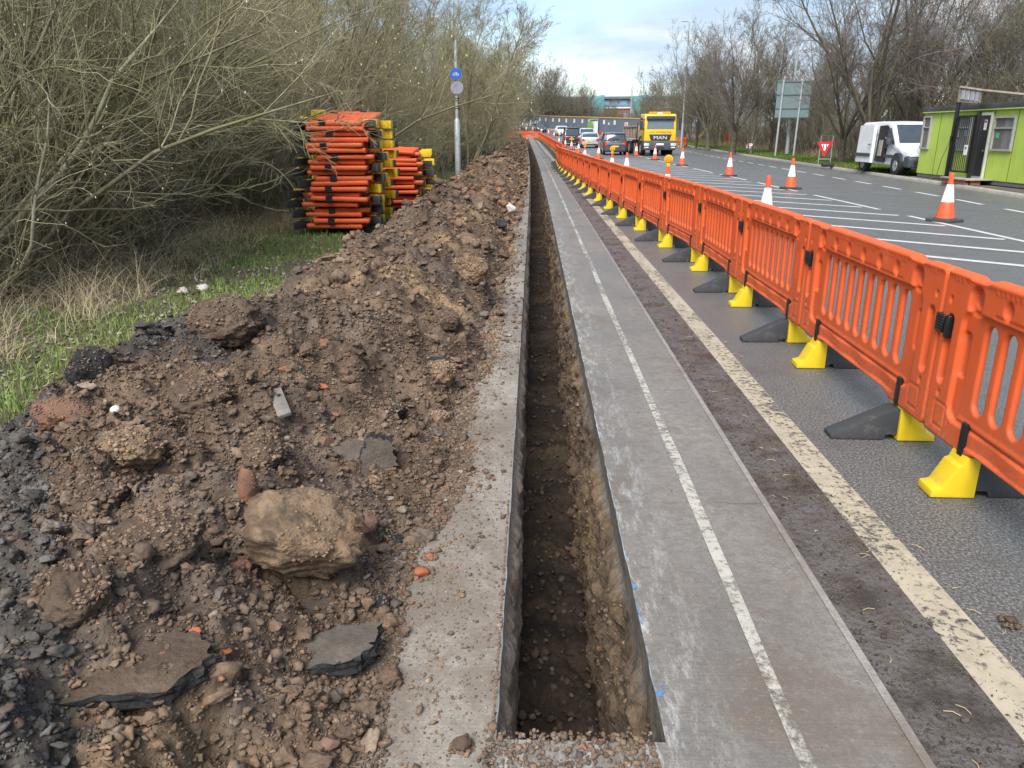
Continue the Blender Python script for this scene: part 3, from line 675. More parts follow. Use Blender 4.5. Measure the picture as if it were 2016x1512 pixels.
B('asphalt_lump', 'black asphalt chunk high on the heap near the concrete', 'asphalt lump', 778, 812, (.19, .15, .12), RM['tar'], 121, (.3, .25, .3), 9, .5, .9, .07, .05, 4, .3)
B('asphalt_lump', 'dark rough asphalt lump rising at the top left of the heap', 'asphalt lump', 180, 745, (.22, .18, .25), RM['tar'], 124, (.2, .1, .3), 8, .65, .95, .12, .1, 5, .3)
B('asphalt_lump', 'blue-black lump beside the ochre clod near the concrete', 'asphalt lump', 862, 722, (.19, .13, .10), RM['tar'], 127, (.1, .1, .3), 8, .6, .95, .1, .08, 4, .3)
B('asphalt_lump', 'black broken lump right of the big tan boulder', 'asphalt lump', 745, 1195, (.10, .085, .075), RM['tar'], 130, (.1, .3, .6), 9, .55, .9, .07, .05, 4, .25)
B('asphalt_lump', 'black wedge behind the square brown brick', 'asphalt lump', 775, 1065, (.10, .09, .05), RM['tar'], 133, (.2, .3, .2), 9, .55, .9, .07, .05, 4, .2)
B('asphalt_lump', 'black lump on the crest of the far heap near the white stone', 'asphalt lump', 985, 445, (.3, .22, .16), RM['tar'], 136, (.1, .1, .2), 9, .55, .9, .07, .05, 3, .3)
B('asphalt_lump', 'loose black lump lying on the left concrete strip', 'asphalt lump', 964, 602, (.13, .10, .06), RM['tar'], 139, (.1, .1, .2), 9, .55, .9, .07, .05, 3, .2)
# upright dark asphalt core with a round gritty face
slab_rock('asphalt_lump', 'upright asphalt piece with a round brown gritty face', 'asphalt lump', 745, 925, [(-.07, -.09), (.05, -.10), (.08, -.03), (.075, .06), (.03, .10), (-.05, .09), (-.08, .02)], .10, RM['tarmac'], RM['tar'], (R(80), 0, R(12)), .06, seed=3)
slab_rock('asphalt_lump', 'flat grey asphalt flake leaning against the upright piece', 'asphalt lump', 690, 905, [(-.09, -.05), (.06, -.07), (.09, .03), (.0, .07), (-.08, .05)], .04, RM['tarmac'], RM['tar'], (R(38), R(-14), R(35)), .04, seed=4)
slab_rock('asphalt_slab', 'broken asphalt slab with black edge in front of the big boulder', 'asphalt slab', 665, 1292, [(-.115, -.02), (-.10, -.075), (.06, -.085), (.115, -.03), (.13, .065), (.0, .09), (-.10, .06)], .05, RM['tarmac'], RM['tar'], (R(4), R(-8), R(8)), .045, seed=5)
slab_rock('asphalt_slab', 'thin asphalt slab wedged under the big tan boulder', 'asphalt slab', 600, 1196, [(-.13, -.03), (.08, -.06), (.125, -.01), (.10, .1), (-.12, .1)], .03, RM['tarmac'], RM['tar'], (R(6), R(6), R(-14)), .02, seed=6)
slab_rock('asphalt_slab', 'asphalt slab covered in brown crumbs at the lower left', 'asphalt slab', 270, 1310, [(-.2, -.08), (.1, -.10), (.19, .0), (.14, .1), (-.1, .12), (-.2, .05)], .05, RM['brown'], RM['tar'], (R(8), R(-3), R(12)), -.002, seed=7)
p = ground_at(552, 802, surf)
root = thing('wooden_board', 'short weathered grey wooden board on the heap', 'board', (p[0], p[1], p[2] + .02)); root.rotation_euler = (R(12), R(14), R(-62))
M_wood = simple('weathered_wood', (.17, .15, .135), .7, .4, 9, .5, .4, 0, 40, .004, .5, (.06, .06, .07))
b = MB(); b.box((0, 0, .008), (.25, .066, .02)); link('plank', b.mesh('plank', M_wood, bev=.003), root)
parts = []
for (x_, y_, s_) in ROCKS:
    n = int(30 + 900 * s_) if y_ < 5 else int(20 + 250 * s_); a = r.uniform(0, 2 * PI, n); d = s_ * (.75 + .55 * r.random(n) ** 1.5)
    x = x_ + np.cos(a) * d; y = y_ + np.sin(a) * d; p = np.stack([x, y, np.maximum(heap_h(x, y), .012)], 1); s = (.004 if y_ < 5 else .008) * 5. ** (r.random(n) ** 1.8)
    parts.append(scatter(p, s, 1, 8, r, cols=stone_cols(x - cs(y), y, r)))
for (P_, rot, p_, sz_, sk_, mn) in TOPS:
    if p_[1] > 9 or sz_[0] < .085: continue
    from mathutils import Euler
    Q = P_ @ np.array(Euler(rot).to_matrix()).T + np.array([p_[0], p_[1], p_[2] + sz_[2] * (.5 - sk_)]); Q = Q[Q[:, 2] > p_[2] + sz_[2] * (.5 - sk_)]
    if not len(Q): continue
    cl = mn in ('brown_clod', 'tan_clay') and sz_[0] < .44; n = int((9000 if cl else 4200) * sz_[0] * sz_[1] ** .5); i = r.integers(len(Q), size=n); q = Q[i].copy(); s = .0028 * (6. if cl else 4.) ** (r.random(n) ** 1.8)
    q = q[fbm(q[:, 0] * 9, q[:, 1] * 9, o=2, seed=77) > (-.35 if cl else -.05)]; n = len(q); s = s[:n]; tint = BR([.12, .083, .058]) if mn == 'brown_clod' else BR([.19, .132, .085])
    if n: q[:, 2] -= s * .3; parts.append(scatter(q, s, 1, 6, r, cols=np.where(r.random((n, 1)) < .8, tint * r.uniform(.55, 1.45, (n, 1)), stone_cols(q[:, 0], q[:, 1] * 0 + 6, r, .6)) if cl else stone_cols(q[:, 0], q[:, 1] * 0 + 6, r, .75)))
k = np.where((SD.ravel() > 0) & (SZZ.ravel() < -.14) & (YY.ravel() < 12))[0]; k = r.choice(k, 5200); s = .004 * 6. ** (r.random(len(k)) ** 1.9)
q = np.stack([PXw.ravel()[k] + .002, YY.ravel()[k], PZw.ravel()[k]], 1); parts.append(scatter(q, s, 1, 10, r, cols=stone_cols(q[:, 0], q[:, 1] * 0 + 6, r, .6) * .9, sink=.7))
V, F, C = merge(parts)
o = link('rubble', np_mesh('rubble', V, F, M_stone, False, C)); o['kind'] = 'stuff'; o['label'] = 'crumbs fallen round the larger stones of the heap'
# twigs and straw bits on the muddy channel
tw = MB(); rr = random.Random(5)
for i in range(70):
    y = 1.6 + 6 * rr.random() ** 1.3; x = rr.uniform(1.12, 1.62); a = rr.random() * PI; L = rr.uniform(.015, .05)
    tw.tube([(x, y, .010), (x + L * .5 * math.cos(a), y + L * .5 * math.sin(a), .013), (x + L * math.cos(a + .2), y + L * math.sin(a + .2), .009)], .0016, 4)
o = tw.obj('litter', simple('straw_bits', (.34, .26, .15), .8)); o['kind'] = 'stuff'; o['label'] = 'bits of straw and twig on the muddy channel'
# ================================================================== vegetation
def bark(name, c, c2, moss=None, ms=.55):
    t = NT(name); v = t.co(); g = t.co(kind='Object')
    col = t.ramp(t.noise(t.co((1, 1, .35)), 9, 8, .65), [(.32, tuple(q * .6 for q in c)), (.5, c), (.7, c2)])
    if moss: col = t.mix(t.ramp(t.noise(v, 1.3, 6), [(ms - .1, 0), (ms + .1, .75)]), col, moss)
    return t.fin(col, .85, t.bump(t.noise(t.co((1, 1, .3)), 40, 5), .5, .01), .2)
M_bark = bark('mossy_bark', (.17, .15, .105), (.28, .255, .185), (.155, .155, .062))
M_twig = bark('olive_twigs', (.24, .212, .135), (.37, .335, .225), (.23, .22, .10))
M_twigd = bark('brown_twigs', (.20, .165, .115), (.31, .265, .19), (.19, .17, .09), .6)
M_pale = bark('pale_bark', (.29, .265, .19), (.42, .385, .29), (.24, .235, .12))
M_twigr = bark('purple_brown_twigs', (.165, .138, .118), (.26, .22, .19), (.165, .15, .085), .62)
def unit(a): return a / np.maximum(np.linalg.norm(a, axis=-1, keepdims=True), 1e-9)
def grow(P, D, L, k, wander, trop, r):
    n = len(P); pts = [P]; d = unit(D); p = P
    L = np.asarray(L).reshape(-1, 1); trop = np.asarray(trop, float)
    for i in range(k):
        p = p + d * L / k; pts.append(p); d = unit(d + wander * r.normal(size=(n, 3)) + trop)
    return np.stack(pts, 1)
def tubes(pts, r0, r1, s, r):
    n, k, _ = pts.shape; t = np.gradient(pts, axis=1); t = unit(t)
    ref = unit(r.normal(size=(n, 1, 3))); u = unit(np.cross(t, np.broadcast_to(ref, t.shape))); w_ = np.cross(t, u)
    tt = np.linspace(0, 1, k)[None, :]; rad = r0[:, None] * (1 - tt) + r1[:, None] * tt
    a = np.arange(s) * 2 * PI / s
    V = pts[:, :, None, :] + rad[:, :, None, None] * (np.cos(a)[None, None, :, None] * u[:, :, None, :] + np.sin(a)[None, None, :, None] * w_[:, :, None, :])
    b = (np.arange(n) * k * s)[:, None, None]; i = np.arange(k - 1)[None, :, None]; j = np.arange(s)[None, None, :]; j2 = (j + 1) % s
    F = np.stack([b + i * s + j, b + i * s + j2, b + (i + 1) * s + j2, b + (i + 1) * s + j], -1).reshape(-1, 4)
    return V.reshape(-1, 3), F
def kidsof(pts, m, t0, t1, amin, amax, up, r):
    n, k, _ = pts.shape; pi = np.repeat(np.arange(n), m); t = r.uniform(t0, t1, len(pi)); f = t * (k - 1); i = np.minimum(f.astype(int), k - 2); f = (f - i)[:, None]
    P = pts[pi, i] * (1 - f) + pts[pi, i + 1] * f; T = unit(pts[pi, i + 1] - pts[pi, i])
    q = r.normal(size=P.shape); q = unit(q - (q * T).sum(1, keepdims=True) * T); a = r.uniform(amin, amax, len(pi))[:, None]
    return P, unit(T * np.cos(a) + q * np.sin(a) + np.array([0, 0, up])), t, pi
def joinm(L):
    o = 0; V, F = [], []
    for v, f in L: V.append(v); F.append(f + o); o += len(v)
    return np.concatenate(V), np.concatenate(F)
def make_tree(r, stems, levels, r_stem, stem_k=7, stem_w=.12, stem_trop=(0, 0, .05), sides=(7, 5, 3, 3), split=1):
    """stems: (P,D,L). levels: list of dict(m,t0,t1,a0,a1,up,len,wander,trop,r0,r1,k)"""
    P, D, L = stems; pts = grow(P, D, L, stem_k, stem_w, stem_trop, r); L = np.asarray(L, float)
    rad0 = np.full(len(P), r_stem) * r.uniform(.75, 1.2, len(P)) if np.isscalar(r_stem) else r_stem
    out = [tubes(pts, rad0, rad0 * .12, sides[0], r)]; par = pts; pl = L; pr0 = rad0
    for li, l in enumerate(levels):
        Pk, Dk, t, pi = kidsof(par, l['m'], l['t0'], l['t1'], l['a0'], l['a1'], l.get('up', 0), r)
        Lk = pl[pi] * l['len'] * (1.15 - .65 * t) * r.uniform(.6, 1.25, len(pi)); rk = np.clip(pr0[pi] * (1 - .75 * t) * l['r0'], l.get('rmin', .002), 1)
        pts = grow(Pk, Dk, Lk, l['k'], l['wander'], l.get('trop', (0, 0, .02)), r)
        out.append(tubes(pts, rk, np.maximum(rk * .3, l.get('rtip', .0015)), sides[min(li + 1, 3)], r)); par, pl, pr0 = pts, Lk, rk
    return joinm(out[:split]), joinm(out[split:]), par
def proto_mesh(name, r, stems, levels, r_stem, mt, mc, **k):
    tr, cr, last = make_tree(r, stems, levels, r_stem, **k)
    return np_mesh(name + '_trunk', tr[0], tr[1], mt, True), np_mesh(name + '_crown', cr[0], cr[1], mc, True), last
def plant(kind, meshes, label, cat, loc, rz, sc, group, tilt=(0, 0)):
    o = thing(kind, label, cat, loc, rz, group); o.rotation_euler = (tilt[0], tilt[1], rz); o.scale = (sc, sc, sc)
    link('trunk', meshes[0], o); link('crown', meshes[1], o); return o
def stems_fan(r, n, base, el0, el1, az0, az1, L0, L1):
    a = r.uniform(az0, az1, n); e = r.uniform(el0, el1, n)
    D = np.stack([np.cos(a) * np.cos(e), np.sin(a) * np.cos(e), np.sin(e)], 1); P = np.concatenate([r.normal(size=(n, 2)) * base, np.zeros((n, 1))], 1)
    return P, D, r.uniform(L0, L1, n)
SH = {}
lv = lambda **k: k
for i in range(4):   # arching sallow leaning to +x
    r = np.random.default_rng(100 + i)
    SH['A%d' % i] = proto_mesh('sallow', r, stems_fan(r, 9, .35, R(42), R(80), R(-80), R(80), 3.6, 6.4),
        [lv(m=8, t0=.18, t1=1, a0=.3, a1=.95, up=.12, len=.5, wander=.18, trop=(0, 0, .03), r0=.5, k=6),
         lv(m=8, t0=.1, t1=1, a0=.3, a1=1.0, up=.1, len=.5, wander=.18, trop=(0, 0, .0), r0=.6, k=5, rmin=.0035, rtip=.002),
         lv(m=6, t0=.1, t1=1, a0=.3, a1=.9, up=.05, len=.55, wander=.2, r0=.6, k=3, rmin=.0028, rtip=.002)], .036, M_bark, M_twig, stem_trop=(.03, 0, -.015), stem_w=.10)
for i in range(3):   # dense upright brush
    r = np.random.default_rng(200 + i)
    SH['B%d' % i] = proto_mesh('brush', r, stems_fan(r, 26, .8, R(48), R(86), 0, 2 * PI, 2.4, 5.4),
        [lv(m=8, t0=.12, t1=1, a0=.2, a1=.7, up=.15, len=.42, wander=.14, r0=.55, k=5, rmin=.0035, rtip=.002),
         lv(m=6, t0=.1, t1=1, a0=.3, a1=.9, up=.08, len=.5, wander=.2, r0=.6, k=3, rmin=.0026, rtip=.002)], .026, M_twig, M_twig, stem_w=.1)
for i in range(2):   # low bramble
    r = np.random.default_rng(300 + i)
    SH['C%d' % i] = proto_mesh('bramble', r, stems_fan(r, 60, .7, R(25), R(80), 0, 2 * PI, .9, 2.0),
        [lv(m=5, t0=.15, t1=1, a0=.4, a1=1.1, up=0, len=.35, wander=.25, r0=.7, k=4, rmin=.0025, rtip=.0018)], .007, M_twigd, M_twigd, stem_w=.16, stem_trop=(0, 0, -.13), sides=(4, 3, 3, 3))
for i in range(3):   # slim leafless tree, several leaders
    r = np.random.default_rng(400 + i)
    SH['D%d' % i] = proto_mesh('slim', r, stems_fan(r, 3, .04, R(70), R(88), 0, 2 * PI, 6.5, 9.),
        [lv(m=20, t0=.1, t1=1, a0=.35, a1=.95, up=.2, len=.40, wander=.14, trop=(0, 0, .05), r0=.42, k=6),
         lv(m=9, t0=.1, t1=1, a0=.35, a1=.95, up=.1, len=.45, wander=.18, r0=.55, k=4, rmin=.006, rtip=.004),
         lv(m=7, t0=.1, t1=1, a0=.35, a1=.95, up=.05, len=.5, wander=.2, r0=.6, k=3, rmin=.0055, rtip=.004)], .07, M_bark, M_twig, stem_w=.07)
for i in range(2):   # broad spreading tree with a low fork
    r = np.random.default_rng(500 + i)
    n = 6; a = np.linspace(0, 2 * PI, n, endpoint=False) + r.uniform(-.3, .3, n); e = r.uniform(R(48), R(80), n)
    bp = grow(np.zeros((1, 3)), np.array([[.03, .02, 1.]]), [1.75 + .2 * i], 5, .05, (0, 0, 0), r)
    st = (np.repeat(bp[:, 4], n, 0), np.stack([np.cos(a) * np.cos(e), np.sin(a) * np.cos(e), np.sin(e)], 1), r.uniform(6.5, 9.5, n))
    tr, cr, _ = make_tree(r, st, [lv(m=15, t0=.12, t1=1, a0=.35, a1=1.0, up=.12, len=.5, wander=.13, trop=(0, 0, .03), r0=.38, k=6),
         lv(m=9, t0=.1, t1=1, a0=.35, a1=.95, up=.08, len=.48, wander=.17, r0=.52, k=5, rmin=.0065, rtip=.004),
         lv(m=8, t0=.1, t1=1, a0=.35, a1=.95, up=.05, len=.5, wander=.2, r0=.6, k=3, rmin=.0055, rtip=.004)], .095, stem_w=.09)
    bole = tubes(bp, np.array([.27]), np.array([.19]), 10, r)
    V, F = joinm([tr, bole]); SH['E%d' % i] = (np_mesh('broad_trunk', V, F, M_bark, True), np_mesh('broad_crown', cr[0], cr[1], M_twigr, True))
for i in range(2):   # bushy far tree, coarser twigs
    r = np.random.default_rng(600 + i)
    SH['G%d' % i] = proto_mesh('far', r, stems_fan(r, 10, .7, R(50), R(86), 0, 2 * PI, 4.0, 7.2),
        [lv(m=13, t0=.1, t1=1, a0=.3, a1=.9, up=.15, len=.42, wander=.14, r0=.5, k=4),
         lv(m=11, t0=.1, t1=1, a0=.35, a1=.95, up=.1, len=.48, wander=.18, r0=.6, k=3, rmin=.011, rtip=.008)], .05, M_bark, M_twig, stem_w=.1, sides=(5, 3, 3, 3))
r = np.random.default_rng(9)
def frontx(y): return np.interp(y, [4, 8, 12, 17, 22, 30, 45, 70, 110], [-5.3, -5.4, -5.9, -6.1, -5.2, -4.0, -3.3, -3.2, -3.6]) + cs(y)
SHX = dict(
  near=('leafless shrub of thin olive stems at the edge of the dry grass', 'leafless shrubs along the dry grass'),
  stack=('leafless arching shrub behind the stacked orange barriers', 'leafless shrubs behind the barrier stacks'),
  pole=('leafless brush crowding round and beyond the grey sign post', 'leafless brush by the sign post'),
  far=('leafless brush lining the far end of the earth heap', 'leafless brush along the far heap'),
  back=('bare slender tree rising deep inside the left thicket', 'bare trees inside the left thicket'),
  over=('bare tree leaning over the path beyond the sign post', 'bare trees over the far path'))
def put(kind, key, zone, x, y, rz, sc, tilt=(0, 0), cat='shrub'):
    lab, grp = SHX[zone]; plant(kind, SH[key], lab, cat, (x, y, float(gz(y)) - .02), rz, sc, grp, tilt)
# front row
for y in np.arange(7.6, 19.5, 1.3):
    z = 'near' if y < 12.5 else 'stack'
    put('leafless_shrub', 'A%d' % r.integers(4), z, frontx(y) - r.uniform(.1, .9), y + r.uniform(-.3, .3), r.uniform(-.9, .7), r.uniform(.75, 1.05))
for y in np.arange(5.5, 24, 1.5):
    z = 'near' if y < 12.5 else 'stack'
    put('leafless_shrub', 'B%d' % r.integers(3), z, frontx(y) - r.uniform(.9, 2.2), y, r.uniform(0, 6.3), r.uniform(.8, 1.15))
for y in np.arange(20, 46, 1.7):
    put('leafless_shrub', ('A%d' % r.integers(4)) if r.random() < .45 else ('B%d' % r.integers(3)), 'pole', frontx(y) - r.uniform(.3, 1.3), y, r.uniform(-1.2, 1.2), r.uniform(.6, .85))
for y in np.arange(46, 112, 3.4):
    put('leafless_shrub', ('A%d' % r.integers(4)) if r.random() < .3 else ('B%d' % r.integers(3)), 'far', frontx(y) - r.uniform(.3, 1.4), y, r.uniform(-1.2, 1.2), r.uniform(.9, 1.3))
for y in np.arange(6, 44, 2.1):
    put('leafless_shrub', ('A%d' % r.integers(4)) if r.random() < .5 else ('B%d' % r.integers(3)), 'near' if y < 12.5 else ('stack' if y < 22 else 'pole'), frontx(y) - r.uniform(2.6, 4.6), y, r.uniform(-1, 1), r.uniform(.95, 1.3))
# trees behind
for y in np.arange(8, 40, 2.6):
    put('bare_tree', 'D%d' % r.integers(3), 'back', frontx(y) - r.uniform(4.5, 7), y + r.uniform(-.6, .6), r.uniform(0, 6.3), r.uniform(.75, 1.05), (0, r.uniform(0, .15)), 'tree')
for y in np.arange(9, 52, 4.):
    put('bare_tree', 'D%d' % r.integers(3), 'back', frontx(y) - r.uniform(8, 12), y + r.uniform(-.6, .6), r.uniform(0, 6.3), r.uniform(.9, 1.2), (0, r.uniform(0, .1)), 'tree')
for y in np.arange(24, 100, 4.4):
    put('bare_tree', 'D%d' % r.integers(3), 'over', frontx(y) - r.uniform(.6, 2.6), y + r.uniform(-.8, .8), r.uniform(0, 6.3), r.uniform(.85, 1.12), (r.uniform(-.05, .05), r.uniform(.02, .16)), 'tree')
for y, x_, tl in ((34, -2.7, .30), (39, -2.7, .32), (45, -2.6, .30), (52, -2.7, .28), (60, -2.8, .25)):
    put('bare_tree', 'D%d' % r.integers(3), 'over', x_ + float(cs(y)), y, r.uniform(0, 6.3), r.uniform(.85, 1.0), (r.uniform(-.05, .05), tl), 'tree')
# low bramble at the feet of the thicket
for y in np.arange(5.5, 30, .7):
    o = plant('bramble_bush', SH['C%d' % r.integers(2)], 'low tangled brown bramble at the foot of the thicket', 'bramble', (frontx(y) + r.uniform(-1., .15), y, 0), r.uniform(0, 6.3), r.uniform(.55, 1.05), 'low brambles at the foot of the thicket')
for y in np.arange(7, 26, .9):
    o = plant('bramble_bush', SH['C%d' % r.integers(2)], 'low tangled brown bramble at the foot of the thicket', 'bramble', (frontx(y) - r.uniform(1.2, 2.6), y, 0), r.uniform(0, 6.3), r.uniform(.8, 1.25), 'low brambles at the foot of the thicket')

for y in np.arange(5.8, 19, .8):
    put('leafless_shrub', 'B%d' % r.integers(3), 'near' if y < 12.5 else 'stack', frontx(y) - r.uniform(-.1, .9), y + r.uniform(-.3, .3), r.uniform(0, 6.3), r.uniform(.3, .5))
# two big leaning willows with the long pale limbs one sees in front of the thicket
def limb(pp, Y0, Y1):
    k = len(pp); return np.array([at(px, py, Y0 + (Y1 - Y0) * i / (k - 1)) for i, (px, py) in enumerate(pp)])
def resample(P, k=13):
    d = np.concatenate([[0], np.cumsum(np.linalg.norm(np.diff(P, axis=0), axis=1))]); s = np.linspace(0, d[-1], k)
    Q = np.stack([np.interp(s, d, P[:, i]) for i in range(3)], 1)
    for _ in range(2): Q[1:-1] = .25 * Q[:-2] + .5 * Q[1:-1] + .25 * Q[2:]
    return Q
def willow(label, base, limbs, seed, pale):
    r = np.random.default_rng(seed); root = thing('leaning_willow', label, 'tree', tuple(base))
    out = []; L3 = []; base = np.array(base)
    for (pp, Y0, Y1, ra, rooted) in limbs:
        P = limb(pp, Y0, Y1)
        if rooted: P = np.concatenate([[base + r.normal(size=3) * [.12, .12, 0]], P])
        Q = resample(P); Q[1:-1] += r.normal(size=(11, 3)) * .012; L3.append(Q); out.append(tubes(Q[None], np.array([ra]), np.array([ra * .10]), 8, r))
    V, F = joinm(out); link('trunk', np_mesh('willow_trunk', V - base, F, M_pale if pale else M_bark, True), root)
    L3 = np.stack(L3); ln = np.linalg.norm(np.diff(L3, axis=1), axis=2).sum(1)
    P, D, t, pi = kidsof(L3, 11, .15, 1, .3, 1.0, .12, r); Lk = ln[pi] * .3 * (1.15 - .6 * t) * r.uniform(.6, 1.3, len(pi)); p1 = grow(P, D, Lk, 6, .16, (0, 0, .02), r)
    a = [tubes(p1, np.full(len(P), .0085), np.full(len(P), .003), 5, r)]
    P, D, t, pi2 = kidsof(p1, 6, .1, 1, .3, 1, .08, r); p2 = grow(P, D, Lk[pi2] * .5 * r.uniform(.5, 1.2, len(pi2)), 4, .18, (0, 0, 0), r); a.append(tubes(p2, np.full(len(P), .0042), np.full(len(P), .002), 3, r))
    V, F = joinm(a); link('crown', np_mesh('willow_crown', V - base, F, M_twig, True), root); return root, p2
w1, tips1 = willow('pale leaning willow whose long limbs sweep right towards the barrier stack', (-6.3, 9.4, 0), [
    ([(158, 300), (208, 268), (286, 247), (327, 247), (429, 262), (491, 265), (590, 252)], 9.3, 11.5, .05, True),
    ([(286, 262), (372, 190), (431, 172), (464, 149), (521, 104), (600, 73), (720, 18)], 9.6, 12, .055, True),
    ([(292, 244), (330, 195), (372, 155), (410, 95), (450, 35), (475, -20)], 9.8, 11, .03, True),
    ([(315, 388), (372, 366), (446, 357), (520, 378)], 9.2, 10.2, .028, True),
    ([(355, 262), (400, 215), (455, 150), (520, 95), (590, 20)], 10.4, 12.5, .03, True),
    ([(225, 330), (330, 300), (430, 300), (520, 268), (580, 270)], 9.6, 12, .026, True)], 41, False)
w2, tips2 = willow('pale barked willow with forked upright limbs and white catkins at upper left', (-6.2, 7.6, 0), [
    ([(170, 300), (215, 190), (232, 112), (268, 71), (315, 60), (345, 20), (380, -60)], 8.0, 8.8, .05, True),
    ([(158, 285), (162, 230), (215, 165), (250, 95), (300, 55)], 8.2, 9, .032, True),
    ([(150, 330), (185, 240), (235, 190), (240, 60), (248, -40)], 8.3, 8.8, .035, True),
    ([(0, 265), (80, 238), (125, 236), (168, 260), (202, 285), (240, 330), (270, 362)], 7.4, 7.6, .022, True),
    ([(-20, 175), (70, 132), (160, 128), (240, 140), (320, 130)], 7.6, 8.4, .016, True),
    ([(60, 560), (62, 420), (100, 250), (110, 120), (95, -40)], 7.2, 7.4, .026, True),
    ([(0, 60), (60, 140), (110, 200), (150, 250)], 7.2, 7.3, .014, True)], 43, True)
# fallen branches lying in front
def branch_obj(label, pp, Y0, Y1, ra, mat, seed):
    r = np.random.default_rng(seed); Q = resample(limb(pp, Y0, Y1)); b = Q[0].copy()
    out = [tubes(Q[None] - b, np.array([ra]), np.array([ra * .3]), 7, r)]
    P, D, t, pi = kidsof(Q[None] - b, 7, .2, 1, .4, 1, 0, r); p1 = grow(P, D, r.uniform(.25, .7, len(P)), 4, .2, (0, 0, -.03), r); out.append(tubes(p1, np.full(len(P), ra * .35), np.full(len(P), .002), 4, r))
    V, F = joinm(out); o = link('fallen_branch', np_mesh('fallen_branch', V, F, mat, True)); o.location = b; tag(o, label, 'branch')
branch_obj('bare pale dead branch lying above the dry grass', [(225, 400), (232, 404), (300, 409), (356, 412)], 10.5, 10.5, .022, M_pale, 1)
branch_obj('crooked dead branch bending down among the brambles', [(250, 395), (270, 380), (290, 384), (325, 388)], 10.8, 11, .02, M_pale, 2)
branch_obj('thin dead branch drooping towards the foot of the stack', [(495, 318), (530, 322), (560, 345), (580, 372)], 13.2, 12.6, .016, M_pale, 3)
branch_obj('short dark broken stick in the grass below the thicket', [(386, 512), (400, 505), (412, 500)], 10.3, 10.2, .022, M_bark, 4)
# catkins: many small pale buds
def catkins(pts, n, r, sz, root, mat, base):
    i = r.integers(len(pts), size=n); j = r.integers(1, pts.shape[1], size=n); P = pts[i, j] + r.normal(size=(n, 3)) * .012
    V, F = ICO[1]; S = sz * r.uniform(.6, 1.2, n); Q = V[None] * (S[:, None, None] * BR([.75, .75, 1.35])) + (P - base)[:, None, :]
    o = link('catkins', np_mesh('catkins', Q.reshape(-1, 3), (F[None] + (np.arange(n) * len(V))[:, None, None]).reshape(-1, 3), mat, True), root); o['kind'] = 'stuff'
M_cat = simple('catkin_silver', (.46, .46, .43), .9, .2); M_caty = simple('catkin_yellow', (.52, .50, .20), .9, .2)
catkins(tips2, 260, r, .008, w2, M_cat, np.array(w2.location))
for nm, loc, mat, n, s, lab in (('catkin_willow', (-7.6, 9.5, 0), M_cat, 420, .011, 'dense grey willow dotted with white catkins at the far left'), ('catkin_willow', (-5.4, 19.5, 0), M_caty, 300, .017, 'willow with yellow-green catkins above the barrier stacks')):
    rr_ = np.random.default_rng(77); k = 'A1'
    o = plant(nm, SH[k], lab, 'tree', loc, .2, 1.25, None); st = SH[k][2]
    catkins(st, n, rr_, s, o, mat, np.zeros(3))

# ---- left verge: soil, leaf litter, grass, dry grass
t = NT('verge_soil'); v = t.co()
n1 = t.noise(v, 1.1, 8, .65); n2 = t.noise(v, 26, 6, .7)
col = t.ramp(n1, [(.36, (.055, .05, .02)), (.52, (.075, .066, .038)), (.68, (.115, .092, .062))])
col = t.mix(t.ramp(n2, [(.42, 0), (.62, .6)]), col, (.16, .13, .095))
M_vsoil = t.fin(col, .9, t.bump(n2, .8, .02), .2)
ys = np.unique(np.concatenate([np.arange(-4, 26, .25), np.arange(26, 130, 2)])); u = np.linspace(0, 1, 60) ** 1.6
X = (-.9 - 40 * u)[None, :] + cs(ys)[:, None]; Y = np.repeat(ys[:, None], 60, 1)
def verge_z(x, y): return gz(y) - .012 + .035 * fbm(x * 1.2, y * 1.2, o=3, seed=131) * sstep(-1.6, -3., x - cs(y)) + .22 * sstep(-4.8, -9, x - cs(y))
struct(link('verge', grid_mesh('verge', X, Y, verge_z(X, Y), M_vsoil)))
def blades(n, xf, yf, h0, h1, w, colf, r, lean=.5, name='grass', label='', zf=verge_z, seg=3, hp=1.):
    x, y = xf, yf; z = zf(x, y); h = r.uniform(h0, h1, n); a = r.uniform(0, 2 * PI, n); le = lean * r.uniform(.1, 1., n); az = r.uniform(0, 2 * PI, n)
    h = h0 + (h1 - h0) * r.random(n) ** hp
    V = []
    for k in range(seg):
        t = k / (seg - 0.0); cx = x + np.cos(az) * le * h * t ** 1.8; cy = y + np.sin(az) * le * h * t ** 1.8; cz = z + h * t * (1 - .35 * le * t)
        ww = w * (1 - t * .8)
        V += [np.stack([cx - np.cos(a) * ww, cy - np.sin(a) * ww, cz], 1), np.stack([cx + np.cos(a) * ww, cy + np.sin(a) * ww, cz], 1)]
    V.append(np.stack([x + np.cos(az) * le * h, y + np.sin(az) * le * h, z + h * (1 - .35 * le)], 1))
    m = 2 * seg + 1; V = np.stack(V, 1).reshape(-1, 3); b = (np.arange(n) * m)[:, None]
    Fq = np.concatenate([b + np.array([[2 * k, 2 * k + 1, 2 * k + 3, 2 * k + 2]]) for k in range(seg - 1)]); Ft = b + np.array([[2 * seg - 2, 2 * seg - 1, 2 * seg]])
    me = np_mesh(name, V, [Fq, Ft], M_blade, False, np.repeat(colf, m, 0)); o = link(name, me); o['kind'] = 'stuff'; o['label'] = label; return o
t = NT('grass_blade'); at_ = t.n('ShaderNodeAttribute', _attribute_name='col').outputs['Color']; M_blade = t.fin(at_, .7, None, .25)
r = np.random.default_rng(55)
